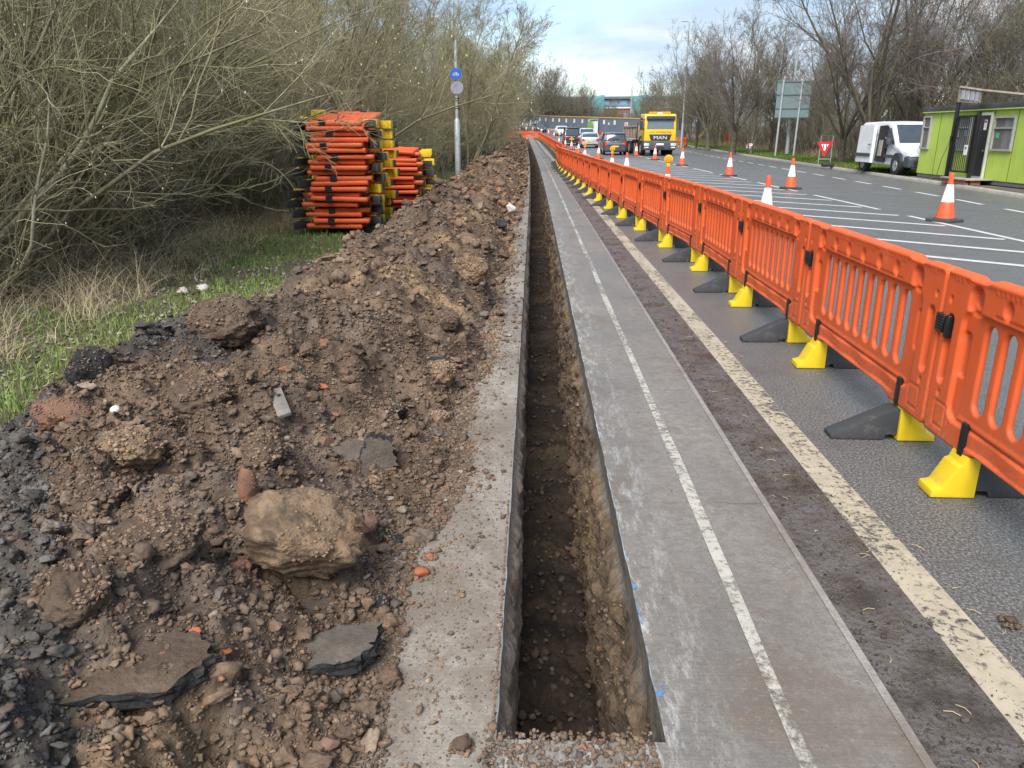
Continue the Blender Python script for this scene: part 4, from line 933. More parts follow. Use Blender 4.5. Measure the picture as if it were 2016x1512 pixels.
def verge_pts(n, y0, y1, pw, d0, d1):
    """points between heap edge and thicket; d measured 0 at heap, 1 at thicket front"""
    y = y0 + (y1 - y0) * r.random(n) ** pw; xl, xr = heap_edges(y); a = xl + cs(y) + .25; b = frontx(y) - .3; d = d0 + (d1 - d0) * r.random(n); return a + (b - a) * d, y, d
def gcol(n, lo, hi): return BR(lo)[None] + (BR(hi) - BR(lo))[None] * r.random((n, 1))
def patchy(x, y, d, s, thr, seed): m = fbm(x * s, y * s, o=3, seed=seed) > thr; return x[m], y[m], d[m]
x, y, d = patchy(*verge_pts(52000, 3.2, 22, 1.15, -.05, .9), .9, -.12, 141); n = len(x)
blades(n, x, y, .03, .10, .0036, gcol(n, (.10, .165, .03), (.25, .33, .085)), r, .9, label='short green grass on the left verge')
x, y, d = patchy(*verge_pts(9000, 3.2, 22, 1.15, 0, .9), 2.2, .12, 143); n = len(x)
blades(n, x, y, .07, .2, .0042, gcol(n, (.09, .155, .035), (.22, .28, .08)), r, .9, label='taller green grass tufts on the left verge')
x, y, d = patchy(*verge_pts(30000, 4.6, 21, 1.15, .50, 1.25), 2.6, -.08, 145); n = len(x)
blades(n, x, y, .10, .62, .0028, gcol(n, (.30, .235, .13), (.56, .47, .31)), r, 1.9, name='dry_grass', label='long bleached dry grass along the foot of the thicket', seg=4, hp=2.2)
x, y, d = patchy(*verge_pts(4500, 22, 60, 1.2, -.2, 1.), .6, -.1, 147); n = len(x)
blades(n, x, y, .06, .22, .010, gcol(n, (.055, .085, .02), (.14, .16, .05)), r, .9, label='grass beside the far heap')
# dead leaves
def leaves(n, x, y, z, s0, s1, label, cols):
    a = r.uniform(0, 2 * PI, n); s = r.uniform(s0, s1, n); tx = r.normal(size=n) * .35; ty = r.normal(size=n) * .35; L = []
    for (u_, v_, b_) in ((-1, 0, .2), (0, -.55, 0), (1, 0, .25), (0, .55, .0)):
        dx = (u_ * np.cos(a) - v_ * np.sin(a)) * s; dy = (u_ * np.sin(a) + v_ * np.cos(a)) * s; L.append(np.stack([x + dx, y + dy, z + dx * tx + dy * ty + b_ * s + .006], 1))
    V = np.stack(L, 1).reshape(-1, 3); b = (np.arange(n) * 4)[:, None]
    o = link('leaf_litter', np_mesh('leaf_litter', V, np.concatenate([b + np.array([[0, 1, 2]]), b + np.array([[0, 2, 3]])]), M_blade, False, np.repeat(cols, 4, 0))); o['kind'] = 'stuff'; o['label'] = label
x, y, d = verge_pts(9000, 3.2, 20, 1.2, -.1, 1.1); n = len(x)
leaves(n, x, y, verge_z(x, y) + .01, .012, .034, 'dead leaves scattered over the left verge', gcol(n, (.10, .075, .055), (.33, .285, .24)))
y = r.uniform(5, 30, 9000); x = frontx(y) - r.uniform(-.2, 6, 9000); leaves(9000, x, y, verge_z(x, y) + .01, .02, .06, 'dead leaves on the floor of the thicket', gcol(9000, (.06, .045, .03), (.17, .13, .09)))
# dark green ivy-like ground leaves in the thicket edge
y = r.uniform(6, 20, 2600); x = frontx(y) - r.uniform(-.3, 1.6, 2600); z = verge_z(x, y) + r.uniform(.03, .45, 2600)
leaves(2600, x, y, z, .018, .04, 'small bramble leaves hanging in the undergrowth', gcol(2600, (.03, .05, .02), (.09, .115, .06)))
# ---- right verge grass
n = 42000; y = 33 + 62 * r.random(n) ** 1.2; x = kerbx(y) + .2 + 3.6 * r.random(n) ** 1.1; 
m = (fbm(x * .6, y * .3, o=3, seed=151) > -.28) | (x > kerbx(y) + 1.0); x, y = x[m], y[m]; n = len(x)
blades(n, x, y, .05, .17, .014, gcol(n, (.06, .10, .016), (.135, .19, .035)), r, .8, label='bright green grass strip beyond the far kerb', zf=lambda x, y: gz(y) + .10)
n = 14000; y = 30 + 75 * r.random(n); x = kerbx(y) + 3.2 + 6 * r.random(n)
blades(n, x, y, .2, .75, .016, gcol(n, (.12, .10, .055), (.24, .19, .115)), r, .9, name='dry_grass', label='dead brown weeds under the right hand trees', zf=lambda x, y: gz(y) + .1)

# ---- right hand trees
def recolour(src, dst, mt, mc):
    a, b = SH[src][0].copy(), SH[src][1].copy(); a.materials[0] = mt; b.materials[0] = mc; SH[dst] = (a, b)
M_rbark = bark('dark_brown_bark', (.10, .085, .066), (.17, .148, .118), (.12, .12, .05), .6); M_rtwig = bark('brown_grey_twigs', (.155, .138, .098), (.245, .22, .165), (.13, .12, .06), .62)
for k_ in range(3): recolour('D%d' % k_, 'H%d' % k_, M_rbark, M_rtwig)
for k_ in range(2): recolour('G%d' % k_, 'K%d' % k_, M_rbark, M_rtwig); SH['E%d' % k_][0].materials[0] = M_rbark
for k_ in range(3): recolour('B%d' % k_, 'N%d' % k_, M_rtwig, M_rtwig)
def rtree(key, px, Y, sc, label, group=None, rz=None, kind='bare_tree', back=0., cat='tree'):
    p = at(px, 262, Y); return plant(kind, SH[key], label, cat, (float(p[0]), float(Y), float(gz(Y)) + .08), r.uniform(0, 6.3) if rz is None else rz, sc, group)
rtree('E0', 1712, 39, 1.12, 'big spreading bare tree with a low fork left of the white van', rz=.4)
rtree('E1', 1662, 43, .72, 'dark forked bare tree behind the red triangle sign', rz=2.1)
rtree('E1', 1445, 62, .95, 'bare tree with a crooked trunk by the small white notice', rz=4.)
rtree('E0', 1395, 72, .85, 'slanting dark bare tree right of the yellow lorry', rz=5.2)
rtree('H1', 1372, 78, 1.02, 'tall slim bare tree just right of the lamp post')
rtree('H0', 1345, 92, 1.0, 'pale slim bare tree behind the lamp post')
rtree('H2', 1412, 74, 1.18, 'tall twiggy bare tree between lamp post and road sign')
rtree('H0', 1480, 60, 1.22, 'tall upright bare tree left of the road sign')
rtree('H1', 1520, 64, 1.05, 'bare tree directly behind the road sign board')
rtree('H2', 1598, 60, 1.0, 'bare twiggy tree between the road sign and the triangle sign')
rtree('E0', 1800, 40, .98, 'spreading bare tree right behind the white van', rz=3.)
rtree('E1', 1880, 37, .82, 'mossy bare tree behind the left half of the green cabin', rz=1.)
rtree('H1', 1945, 33, .82, 'bare tree with yellow-green twigs behind the cabin door', rz=1.)
rtree('E0', 2010, 34, .8, 'bare tree behind the right end of the green cabin', rz=5.)
rtree('H0', 2090, 27, 1.1, 'bare tree whose red-brown twigs hang into the upper right corner', rz=2.)
GR = 'bare trees in the belt beyond the far kerb'
for px, Y, k, s in ((1310, 118, 'K0', 1.2), (1330, 104, 'K1', 1.15), (1360, 96, 'H1', 1.), (1430, 88, 'K1', 1.25), (1465, 80, 'H2', 1.05), (1500, 78, 'K0', 1.1), (1545, 72, 'H0', 1.05), (1570, 62, 'K1', 1.05), (1625, 58, 'H1', 1.), (1640, 66, 'K0', 1.1), (1690, 54, 'H2', 1.0), (1735, 50, 'K1', 1.), (1765, 48, 'H0', 1.0), (1790, 52, 'H1', 1.05), (1835, 46, 'K0', 1.0), (1850, 48, 'H2', 1.0), (1905, 44, 'H1', .9), (1925, 42, 'K1', .95), (1975, 40, 'H0', .85), (1990, 42, 'K0', .95), (2040, 40, 'H2', .85), (2075, 34, 'K1', .9), (1405, 100, 'H2', 1.1), (1290, 112, 'K1', .8), (1600, 80, 'K0', 1.2), (1700, 70, 'K1', 1.2), (1820, 62, 'K0', 1.1), (1940, 56, 'K1', 1.0)):
    rtree(k, px, Y, s, 'bare twiggy tree standing in the belt beyond the far kerb', GR)
# undergrowth of the belt
for Y in np.arange(33, 100, 3.2):
    for q in range(2):
        X_ = kerbx(Y) + 3.8 + 1.5 * q + r.uniform(0, 2.2)
        plant('leafless_shrub', SH['N%d' % r.integers(3)], 'leafless brown brush growing under the trees beyond the far kerb', 'shrub', (float(X_), float(Y + r.uniform(-1, 1)), float(gz(Y)) + .08), r.uniform(0, 6.3), r.uniform(.5, .8), 'brush under the right hand trees')
for px, Y, k, s in ((1018, 128, 'H0', 1.0), (1030, 150, 'K1', 1.3), (1045, 175, 'K0', 1.5), (1055, 185, 'K1', 1.5), (1068, 190, 'H2', 1.5), (1082, 178, 'K0', 1.3), (1100, 172, 'K1', 1.25), (1118, 170, 'K0', 1.0), (1128, 175, 'K1', 1.1), (1140, 172, 'K0', .95), (1158, 170, 'K1', .75), (1170, 180, 'K0', .6), (1192, 168, 'K0', .6), (1208, 172, 'K1', .62), (1222, 158, 'K1', .5), (1262, 150, 'K1', .7), (1285, 135, 'K0', 1.0), (1000, 135, 'K1', 1.2), (1180, 205, 'K1', .7), (1136, 200, 'H2', 1.1)):
    rtree(k, px, Y, s, 'distant bare tree rising behind the grey hoarding', 'distant bare trees behind the hoarding')
# trees behind the hoarding and round the building
for px, Y, k, s, z in ((1075, 170, 'H0', 1.5, 0), (1095, 165, 'H1', 1.35, 0), (1060, 168, 'H2', 1.4, 0), (1040, 160, 'H1', 1.5, 0), (1110, 185, 'K0', 1.5, 0), (1130, 180, 'K1', 1.25, 0), (1150, 178, 'K0', 1.1, 0), (1168, 190, 'K1', .75, 0), (1185, 172, 'K1', .62, 0), (1200, 180, 'K0', .68, 0), (1215, 165, 'K0', .55, 0), (1238, 168, 'K1', .55, 0), (1255, 160, 'K0', .66, 0), (1275, 150, 'K1', 1.05, 0), (1295, 140, 'H2', 1.15, 0), (1310, 150, 'K0', 1.35, 0), (1020, 150, 'K0', 1.2, 0), (1005, 145, 'H0', 1.3, 0), (985, 150, 'K1', 1.4, 0), (1090, 150 + 30, 'K1', 1.2, 0), (1330, 135, 'K1', 1.4, 0), (1370, 130, 'K0', 1.5, 0), (1420, 125, 'K1', 1.4, 0), (1155, 205, 'H1', 1.25, 0), (1205, 210, 'H0', 1.0, 0), (960, 140, 'K0', 1.4, 0)):
    rtree(k, px, Y, s, 'distant bare tree rising behind the grey hoarding', 'distant bare trees behind the hoarding')
# ================================================================== barriers
def plastic(name, c, rough=.42, dirt=.35, fade=None, splash=0.):
    t = NT(name); v = t.co()
    n = t.noise(v, 2.2, 6, .6)
    col = t.ramp(n, [(.32, tuple(q * .86 for q in c)), (.6, c), (.78, tuple(min(1, q * 1.08 + .01) for q in (fade or c)))])
    if dirt:
        d = t.ramp(t.noise(v, 7, 10, .72), [(.56, 0), (.74, dirt)])
        col = t.mix(d, col, (.30, .17, .10) if c[0] > c[2] * 3 else (.16, .14, .12))
        sc_ = t.ramp(t.noise(t.co((1, 1, 9), rot=(.3, .8, .2)), 16, 4, .8), [(.68, 0), (.74, .35)])
        col = t.mix(sc_, col, tuple(min(1, q + .22) for q in c))
    if splash:
        z = t.n('ShaderNodeSeparateXYZ', Vector=v).outputs[2]; k = t.math('MULTIPLY', t.ramp(z, [(.18, 1), (.62, .0)]), t.ramp(t.noise(v, 34, 8, .8), [(.44, 0), (.62, splash)]))
        col = t.mix(k, col, (.20, .115, .07))
        sc3 = t.ramp(t.noise(t.co((14, 14, 2), rot=(.2, .5, .1)), 3, 6, .8), [(.60, 0), (.70, .3)]); col = t.mix(sc3, col, tuple(q * .55 for q in c))
    return t.fin(col, t.ramp(t.noise(v, 14, 6), [(.35, rough - .08), (.65, rough + .14)]), t.bump(t.noise(v, 90, 3), .06, .003), .32)
M_orange = plastic('barrier_orange_plastic', (.68, .105, .026), .56, .25, (.74, .16, .06), .8)
M_black = plastic('black_rubber', (.030, .031, .035), .55, .3)
M_foot = plastic('recycled_black_foot', (.042, .044, .048), .62, .7)
M_yellow = plastic('yellow_foot_plastic', (.68, .47, .018), .42, .5)
M_clip = simple('black_clip', (.012, .012, .013), .35, .2)

def rrect(u, v, cu, cv, hw, hh, rd):
    a = np.abs(u - cu) - hw + rd; b = np.abs(v - cv) - hh + rd
    return np.hypot(np.maximum(a, 0), np.maximum(b, 0)) + np.minimum(np.maximum(a, b), 0) - rd
def panel_fields(u, v):
    um = np.abs(u - 1.)            # mirrored half
    top = 1.0 - .011 * sstep(.60, .65, um) * sstep(.80, .755, um) + .007 * sstep(.64, .60, um)
    out = rrect(u, v, 1., .595, .994, .425, .06)
    out = np.maximum(out, v - top); out = np.maximum(out, -(v - (.185 + .03 * sstep(.6, .5, um))))
    hole = np.full_like(u, 9.)
    for i in range(9): hole = np.minimum(hole, rrect(u, v, 1 + (i - 4) * .146, .60, .046, .205, .046))
    hole = np.minimum(hole, rrect(um, v, .765, .63, .027, .105, .016))
    hole = np.minimum(hole, rrect(um, v, .905, .62, .024, .165, .022))
    hole = np.minimum(hole, rrect(um, v, .715, .905, .040, .046, .034))
    s = np.minimum(-out, hole)
    win = rrect(u, v, 1., .575, .80, .265, .07)
    T = .0155 + .0205 * sstep(-.007, .007, win)                       # frame is thicker than the slatted window
    for du in (-.46, -.235, 0, .235, .46):
        T = T - .027 * np.exp(-(((u - 1 - du) / .029) ** 2 + ((v - .902) / .036) ** 2) ** 2.6)
    hd = rrect(um, v, .715, .890, .056, .066, .045); T = T - .024 * sstep(.007, -.012, hd)
    T = T - .006 * np.exp(-((v - .858) / .007) ** 2) * sstep(.56, .54, um)
    T = T + .004 * (np.sin(u * 2 * PI / .036) > 0) * np.exp(-((v - .962) / .009) ** 2) * ((um < .57) * (np.abs(um - .19) > .03) + (um > .82) * (um < .92))
    T = T + .006 * np.exp(-((v - .985) / .014) ** 2)
    rail = rrect(u, v, 1., .275, .64, .042, .03)
    wv = .5 + .5 * np.cos(um * 2 * PI / .42)
    T = T - .020 * sstep(.006, -.006, rail) * (.35 + .65 * wv)
    T = T + .006 * np.exp(-((v - .335) / .012) ** 2) * (um < .72)
    T = T - .004 * (np.abs(rrect(um, v, .86, .30, .05, .06, .005)) < .006)
    for cu, cv in ((.93, .86), (.90, .40)): T = T - .012 * np.exp(-(((um - cu) / .013) ** 2 + ((v - cv) / .016) ** 2) ** 2)
    rd = .015; q = np.clip(s / rd, 0, 1); T = T * np.sqrt(np.clip(1 - (1 - q) ** 2, 0, 1)) ** .6
    return s, np.maximum(T, .004)
def panel_mesh(h=.0065):
    nu = int(2.0 / h) + 1; nv = int(.86 / h) + 1
    U, Vv = np.meshgrid(np.linspace(-.0, 2.0, nu), np.linspace(.15, 1.02, nv))
    s, T = panel_fields(U, Vv)
    sc_ = panel_fields((U[:-1, :-1] + U[1:, 1:]) / 2, (Vv[:-1, :-1] + Vv[1:, 1:]) / 2)[0]
    keep = sc_ > 0
    idx = np.arange(nu * nv).reshape(nv, nu)
    F = np.stack([idx[:-1, :-1], idx[:-1, 1:], idx[1:, 1:], idx[1:, :-1]], -1)[keep]
    E = np.concatenate([F[:, [0, 1]], F[:, [1, 2]], F[:, [2, 3]], F[:, [3, 0]]]); key = np.sort(E, 1); code = key[:, 0] * 10 ** 7 + key[:, 1]
    un, cnt = np.unique(code, return_counts=True); bd = E[np.isin(code, un[cnt == 1])]
    bv = np.unique(bd); u = U.ravel().copy(); v = Vv.ravel().copy()
    for _ in range(3):
        e = .001; s0 = panel_fields(u[bv], v[bv])[0]; gx = (panel_fields(u[bv] + e, v[bv])[0] - s0) / e; gy = (panel_fields(u[bv], v[bv] + e)[0] - s0) / e
        g2 = np.maximum(gx * gx + gy * gy, .2); st = np.clip(s0, -h, h) / g2; u[bv] -= st * gx; v[bv] -= st * gy
    T = panel_fields(u, v)[1]; T[bv] = .005
    used = np.unique(F); mp = -np.ones(nu * nv, int); mp[used] = np.arange(len(used)); n = len(used)
    P = np.concatenate([np.stack([u[used] - 1, -T[used], v[used]], 1), np.stack([u[used] - 1, T[used], v[used]], 1)])
    Ff = mp[F]; Fb = mp[F][:, ::-1] + n; b = mp[bd]; Fr = np.stack([b[:, 1], b[:, 0], b[:, 0] + n, b[:, 1] + n], 1)
    return np_mesh('barrier_panel', P, np.concatenate([Ff, Fb, Fr]), M_orange, True)
PANEL = panel_mesh()
# foot: black weight block with a yellow end (local y across the panel)
m = MB(); m.prism([(-.385, 0), (-.385, .022), (-.31, .058), (-.075, .172), (-.03, .18), (-.03, .03), (-.09, .03), (-.10, .0)], -.055, .055)
FOOT = m.mesh('foot', M_foot, bev=.004)
m = MB(); P8 = [(-.03, .0), (-.03, .198), (.035, .205), (.052, .16), (.07, .155), (.125, .045), (.168, .036), (.172, 0)]
m.prism(P8, -.068, .068); FOOTE = m.mesh('foot_end', M_yellow, bev=.007)
m = MB(); m.prism([(-.044, .19), (-.044, .34), (-.034, .352), (-.024, .34), (-.024, .21), (.024, .21), (.024, .34), (.034, .352), (.044, .34), (.044, .19)], -.021, .021); FCLIP = m.mesh('foot_clip', M_clip, bev=.004)
m = MB(); m.box((0, 0, .735), (.075, .095, .088))
for i in range(6):
    for sy in (-1, 1): m.box((.0, sy * .049, .700 + i * .014), (.066, .008, .0055))
m.box((-.075, .030, .73), (.030, .04, .11)); CLIP = m.mesh('connector_clip', M_clip, bev=.003, seg=1)
def barrier(label, loc, rz, group, name='barrier'):
    root = thing(name, label, 'barrier', loc, rz, group)
    link('panel', PANEL, root); c = link('connector_clip', CLIP, root); c.location = (.985, 0, 0)
    for sx, fl in ((-.70, PI), (.61, 0)):
        f = link('foot', FOOT, root); f.location = (sx, 0, 0); f.rotation_euler = (0, 0, fl); link('foot_end', FOOTE, f)
        k = link('foot_clip', FCLIP, root); k.location = (sx, 0, 0)
    return root
# path of the row in plan: x, y
ROW = [(1.99, .9), (2.0, 1.75), (2.045, 3.75), (2.10, 5.85), (2.12, 7.9), (2.13, 9.95), (2.02, 12.0), (1.92, 14.1), (1.82, 16.1), (1.75, 18.1), (1.68, 20.2), (1.60, 22.3), (1.56, 24.3), (1.50, 26.4), (1.44, 28.4), (1.40, 30.5), (1.33, 32.5), (1.27, 34.5), (1.24, 36.6), (1.24, 38.6), (1.27, 40.7), (1.30, 42.7), (1.33, 44.7), (1.36, 46.6)]
ROW = ROW[1:]
ords = 'nearest second third fourth fifth sixth seventh eighth ninth tenth eleventh twelfth thirteenth fourteenth fifteenth sixteenth seventeenth eighteenth nineteenth twentieth twenty-first twenty-second twenty-third twenty-fourth twenty-fifth twenty-sixth twenty-seventh twenty-eighth twenty-ninth thirtieth'.split()
first = None
GB = 'orange barriers standing in the row along the road'
def lay(pts, lab, z0=0):
    global first
    for i in range(len(pts) - 1):
        a = np.array(pts[i]); b = np.array(pts[i + 1]); c = (a + b) / 2; d = b - a; L = np.linalg.norm(d); rz = math.atan2(d[1], d[0])
        loc = (c[0], c[1], float(gz(c[1])) + .004)
        lb = lab(i)
        if first is None: first = barrier(lb, loc, rz, GB)
        o = first if (i == 0 and first['label'] == lb) else dup(first, loc, (0, 0, rz), lb, GB)
        o.scale = (L / 2.0, 1, 1)
lay(ROW, lambda i: ('nearest upright orange barrier, cut off by the right edge of the photo' if i == 0 else '%s upright orange barrier from the near end of the road row' % ords[i]))
# beyond the jog the row stands further out on the road
p0 = np.array([1.74, 47.6]); far = [tuple(p0)]
ty = np.arange(49.6, 112, 2.03)
for y in ty: far.append((float(np.interp(y, [47, 60, 70, 85, 100, 112], [1.74, 1.76, 1.75, 1.55, 1.15, .62])), float(y)))
lay(far, lambda i: '%s upright orange barrier beyond the jog in the road row' % ('first' if i == 0 else (ords[i] if i < len(ords) else 'last')))
E0 = far[-1]
lay([(E0[0] - .0, E0[1] + .3), (E0[0] - 1.9, E0[1] + .9), (E0[0] - 3.7, E0[1] + 1.6), (E0[0] - 5.5, E0[1] + 2.0)], lambda i: '%s orange barrier closing the far end across the path' % ['right hand', 'middle', 'left hand'][i])
lay([(14.55, 82.), (15.5, 82.1)], lambda i: 'small orange barrier at the foot of the tall lamp post')
lay([(15.5, 82.1), (15.9, 83.9)], lambda i: 'orange barrier turned away from the road behind the lamp post')
# stacks of barriers lying flat
STK = {}
def stack(cx, cy, rz, n, dz, z0, lab, grp, seed, lean=0., toptilt=0.):
    rr = random.Random(seed); z = z0
    for i in range(n):
        fl = i % 2
        lb = lab(n - i)
        o = dup(first, (0, 0, 0), (0, 0, 0), lb, grp); STK[o.name] = list(o.children)
        jx, jy, ja = rr.gauss(0, .045), rr.gauss(0, .05), rr.gauss(0, .035)
        M = Matrix.Translation((cx + jx + lean * i + (.045 if fl else -.045), cy + jy, z + .05)) @ Matrix.Rotation(rz + ja, 4, 'Z') @ Matrix.Rotation((toptilt if i == n - 1 else rr.gauss(0, .008)), 4, 'X') @ Matrix.Rotation(rr.gauss(0, .010) + (R(3.0) if i == n - 1 else 0), 4, 'Y')
        # the panel lies on its face: local z (height) to world -x/+x alternately
        B_ = Matrix.Rotation(PI / 2 if fl else -PI / 2, 4, 'Y') @ Matrix.Translation((0, 0, -.585))
        A_ = Matrix.Rotation(PI / 2, 4, 'Z')
        # local x (length) -> y, local z -> x, local y -> z
        M3 = Matrix(((0, 0, 1, 0), (1, 0, 0, 0), (0, 1, 0, 0), (0, 0, 0, 1)))
        if fl: M3 = Matrix.Rotation(PI, 4, 'Z') @ M3
        o.matrix_world = M @ M3 @ Matrix.Diagonal((1, 1, 1.14, 1)) @ Matrix.Translation((0, 0, -.585))
        for q, ch in enumerate([c for c in STK[o.name] if c.name.startswith('foot') and 'clip' not in c.name]): ch.rotation_euler = (0, 0, (-PI / 2 if q == 0 else PI / 2) * (1 if rr.random() < .95 else -1)); ch.location.z = rr.uniform(-.03, .03)
        z += dz * rr.uniform(.93, 1.07)
    return z
G1 = 'orange barriers lying flat in the tall stack'; G2 = 'orange barriers lying flat in the low stack'
stack(-3.28, 13.85, R(2), 21, .086, .10, lambda k: ('topmost barrier of the tall stack, tilted so its face shows' if k == 1 else '%s barrier from the top of the tall flat-laid stack' % ords[k - 1]), G1, 4, .004, R(6.5))
stack(-2.95, 17.3, R(6), 13, .092, .12, lambda k: ('topmost barrier of the low stack behind the tall one' if k == 1 else '%s barrier from the top of the low stack behind' % ords[k - 1]), G2, 8, .004, R(1))

# ================================================================== cones
M_cone = plastic('cone_orange', (.80, .10, .035), .5, .3, (.80, .16, .07)); M_sleeve = plastic('cone_white_sleeve', (.66, .64, .66), .35, .4); M_base = plastic('cone_rubber_base', (.055, .055, .058), .7, .4)
m = MB(); m.lathe([(.172, .05), (.165, .09), (.112, .36), (.108, .37), (.05, .70), (.042, .82), (.042, .86), (.030, .90)], 24); CB = m.mesh('body', M_cone, smooth=True, ang=50)
m = MB(); m.lathe([(.1165, .365), (.115, .368), (.0585, .69), (.057, .692)], 24); CSL = m.mesh('sleeve', M_sleeve, smooth=True, ang=50)
m = MB(); m.prism([(-.26, -.20), (-.20, -.26), (.20, -.26), (.26, -.20), (.26, .20), (.20, .26), (-.20, .26), (-.26, .20)], 0, .05, 'z'); m.lathe([(.21, .05), (.19, .072)], 16); CBA = m.mesh('base', M_base, bev=.008)
M_lens = plastic('amber_lens', (.72, .27, .012), .25, 0); M_lhouse = plastic('lamp_housing', (.75, .40, .02), .45, .2)
m = MB(); m.tube([(0, -.035, .13), (0, -.03, .13), (0, .03, .13), (0, .035, .13)], [.088, .10, .10, .088], 24); m.box((0, 0, .0), (.075, .07, .09)); LH = m.mesh('housing', M_lhouse, bev=.004)
m = MB(); m.tube([(0, -.062, .13), (0, -.058, .13), (0, -.036, .13)], [.04, .068, .078], 24); m.tube([(0, .062, .13), (0, .058, .13), (0, .036, .13)], [.04, .068, .078], 24); LL = m.mesh('lens', M_lens, smooth=True)
def cone(loc, label, rz, group, sc=1.):
    o = thing('traffic_cone', label, 'traffic cone', loc, rz, group); o.scale = (sc,) * 3
    link('base', CBA, o); link('body', CB, o); link('sleeve', CSL, o); return o
def lamp(loc, label, rz):
    o = thing('warning_lamp', label, 'warning lamp', loc, rz, 'amber warning lamps on the cones'); link('housing', LH, o); link('lens', LL, o); return o
GCR = 'cones along the right edge of the hatching'; GCL = 'cones standing behind the barrier row'
for (x, y), l in zip(((7.93, 15.28), (7.85, 24.36), (7.73, 31.6), (7.8, 42.1), (7.7, 50.9), (7.6, 59.4)), ('nearest cone on the right of the hatching, large and leaning over its black base', 'orange and white cone second nearest on the right of the hatching', 'orange and white cone in the middle of the right hand cone line', 'orange and white cone right of the lorry bumper', 'orange and white cone in front of the yellow lorry', 'orange and white cone beside the lorry front wheel')):
    cone((x, y, .004), l, random.uniform(0, 1.5), GCR)
for (x, y), lp, l in zip(((4.18, 14.2), (3.2, 19.0), (3.69, 31.6), (3.12, 31.7), (4.30, 52.8), (2.98, 46.3), (3.75, 66.6), (3.56, 75.), (3.29, 82.6), (2.95, 92.), (3.04, 118), (2.41, 128), (1.36, 135), (-.09, 145), (-1.27, 145)), (0, 1, 0, 1, 0, 1, 0, 1, 0, 1, 0, 0, 0, 0, 0),
    ('nearest white sleeved cone rising above the orange barrier row', 'cone with the largest amber lamp behind the barrier row', 'cone without a lamp right of the dark people carrier', 'lamp topped cone in front of the dark people carrier', 'cone beside the left wheel of the dark people carrier', 'lamp topped cone in front of the silver hatchback', 'cone left of the silver hatchback', 'lamp topped cone in front of the black taxi', 'cone at the left corner of the black taxi', 'faint lamp topped cone left of the black taxi', 'far cone left of the white oncoming saloon', 'far cone between the dark blue car and the white saloon', 'far cone in front of the dark blue car', 'far cone left of the dark blue car', 'far cone between the white estate and the dark blue car')):
    z = float(gz(y)) + .004; cone((x, y, z), l, random.uniform(0, 1.5), GCL)
    if lp: lamp((x, y, z + .90), 'amber lamp on the ' + l.replace('cone with the largest amber lamp', 'cone nearest the camera that carries one,').replace('lamp topped cone', 'cone').replace('faint ', 'faint far '), random.uniform(-.2, .2))
# ================================================================== vehicles
def car_paint(name, c, rough=.25, metal=.0, dirt=.25):
    t = NT(name); v = t.co(); n = t.noise(v, 3, 7)
    col = t.ramp(n, [(.3, tuple(q * .9 for q in c)), (.7, tuple(min(1, q * 1.06) for q in c))])
    if dirt:
        z = t.n('ShaderNodeSeparateXYZ', Vector=t.co()).outputs[2]
        d = t.math('MULTIPLY', t.ramp(t.noise(v, 4, 9, .7), [(.4, .2), (.7, 1)]), t.ramp(z, [(.25, dirt), (.95, .03)])); col = t.mix(d, col, (.16, .13, .10))
    t.b.inputs['Coat Weight'].default_value = .5; t.b.inputs['Coat Roughness'].default_value = .08
    return t.fin(col, rough, None, .5, metal)
M_glass = car_paint('dark_car_glass', (.045, .056, .066), .06, 0, 0); M_tyre = simple('tyre_rubber', (.025, .024, .023), .85, .3, 8, .3, .3, 0, 40, .006, .5, (.09, .075, .06))
M_rim = simple('alloy_rim', (.42, .42, .43), .35, .1, 5, 0, .5, .6); M_trim = simple('black_trim', (.03, .031, .033), .6, .2); M_tail = car_paint('red_tail_lamp', (.50, .018, .02), .15, 0, 0); M_head = car_paint('clear_lamp', (.62, .64, .66), .12, .2, 0)
M_plate_y = simple('yellow_plate', (.66, .46, .05), .4); M_plate_w = simple('white_plate', (.70, .70, .70), .4)
def wheel(root, x, y, rad, wd, rimr=.62, nm='wheel', mrim=None):
    m = MB(); m.tube([(-wd / 2, 0, 0), (-wd / 2 + .03, 0, 0), (wd / 2 - .03, 0, 0), (wd / 2, 0, 0)], [rad * .9, rad, rad, rad * .9], 26)
    o = m.obj(nm, M_tyre, root, smooth=True, ang=50); o.location = (x, y, rad)
    s = 1 if x > 0 else -1
    m = MB(); m.tube([(s * (wd / 2 - .02), 0, 0), (s * (wd / 2 + .006), 0, 0)], [rad * rimr, rad * rimr * .94], 20)
    for k in range(5):
        a = k * 2 * PI / 5; m.box((s * (wd / 2 + .008), math.cos(a) * rad * .33, math.sin(a) * rad * .33), (.014, .05, rad * .5), M=Matrix.Rotation(0, 4, 'X'))
    r_ = m.obj('rim', mrim or M_rim, o, smooth=True, ang=40); return o
def loft(st, mat, name, root, bev=.03):
    """st: list of (y, [(x,z)...]) half sections from bottom centre to top centre"""
    V, F = [], []; n = len(st[0][1]) * 2
    for y, sec in st:
        ring = [(x, y, z) for x, z in sec] + [(-x, y, z) for x, z in reversed(sec)]; V += ring
    for i in range(len(st) - 1):
        for j in range(n): F.append((i * n + j, i * n + (j + 1) % n, (i + 1) * n + (j + 1) % n, (i + 1) * n + j))
    F += [tuple(range(n)), tuple((len(st) - 1) * n + j for j in range(n))]
    m = MB(); m.add(V, F); return m.obj(name, mat, root, bev=bev, seg=3, ang=35)
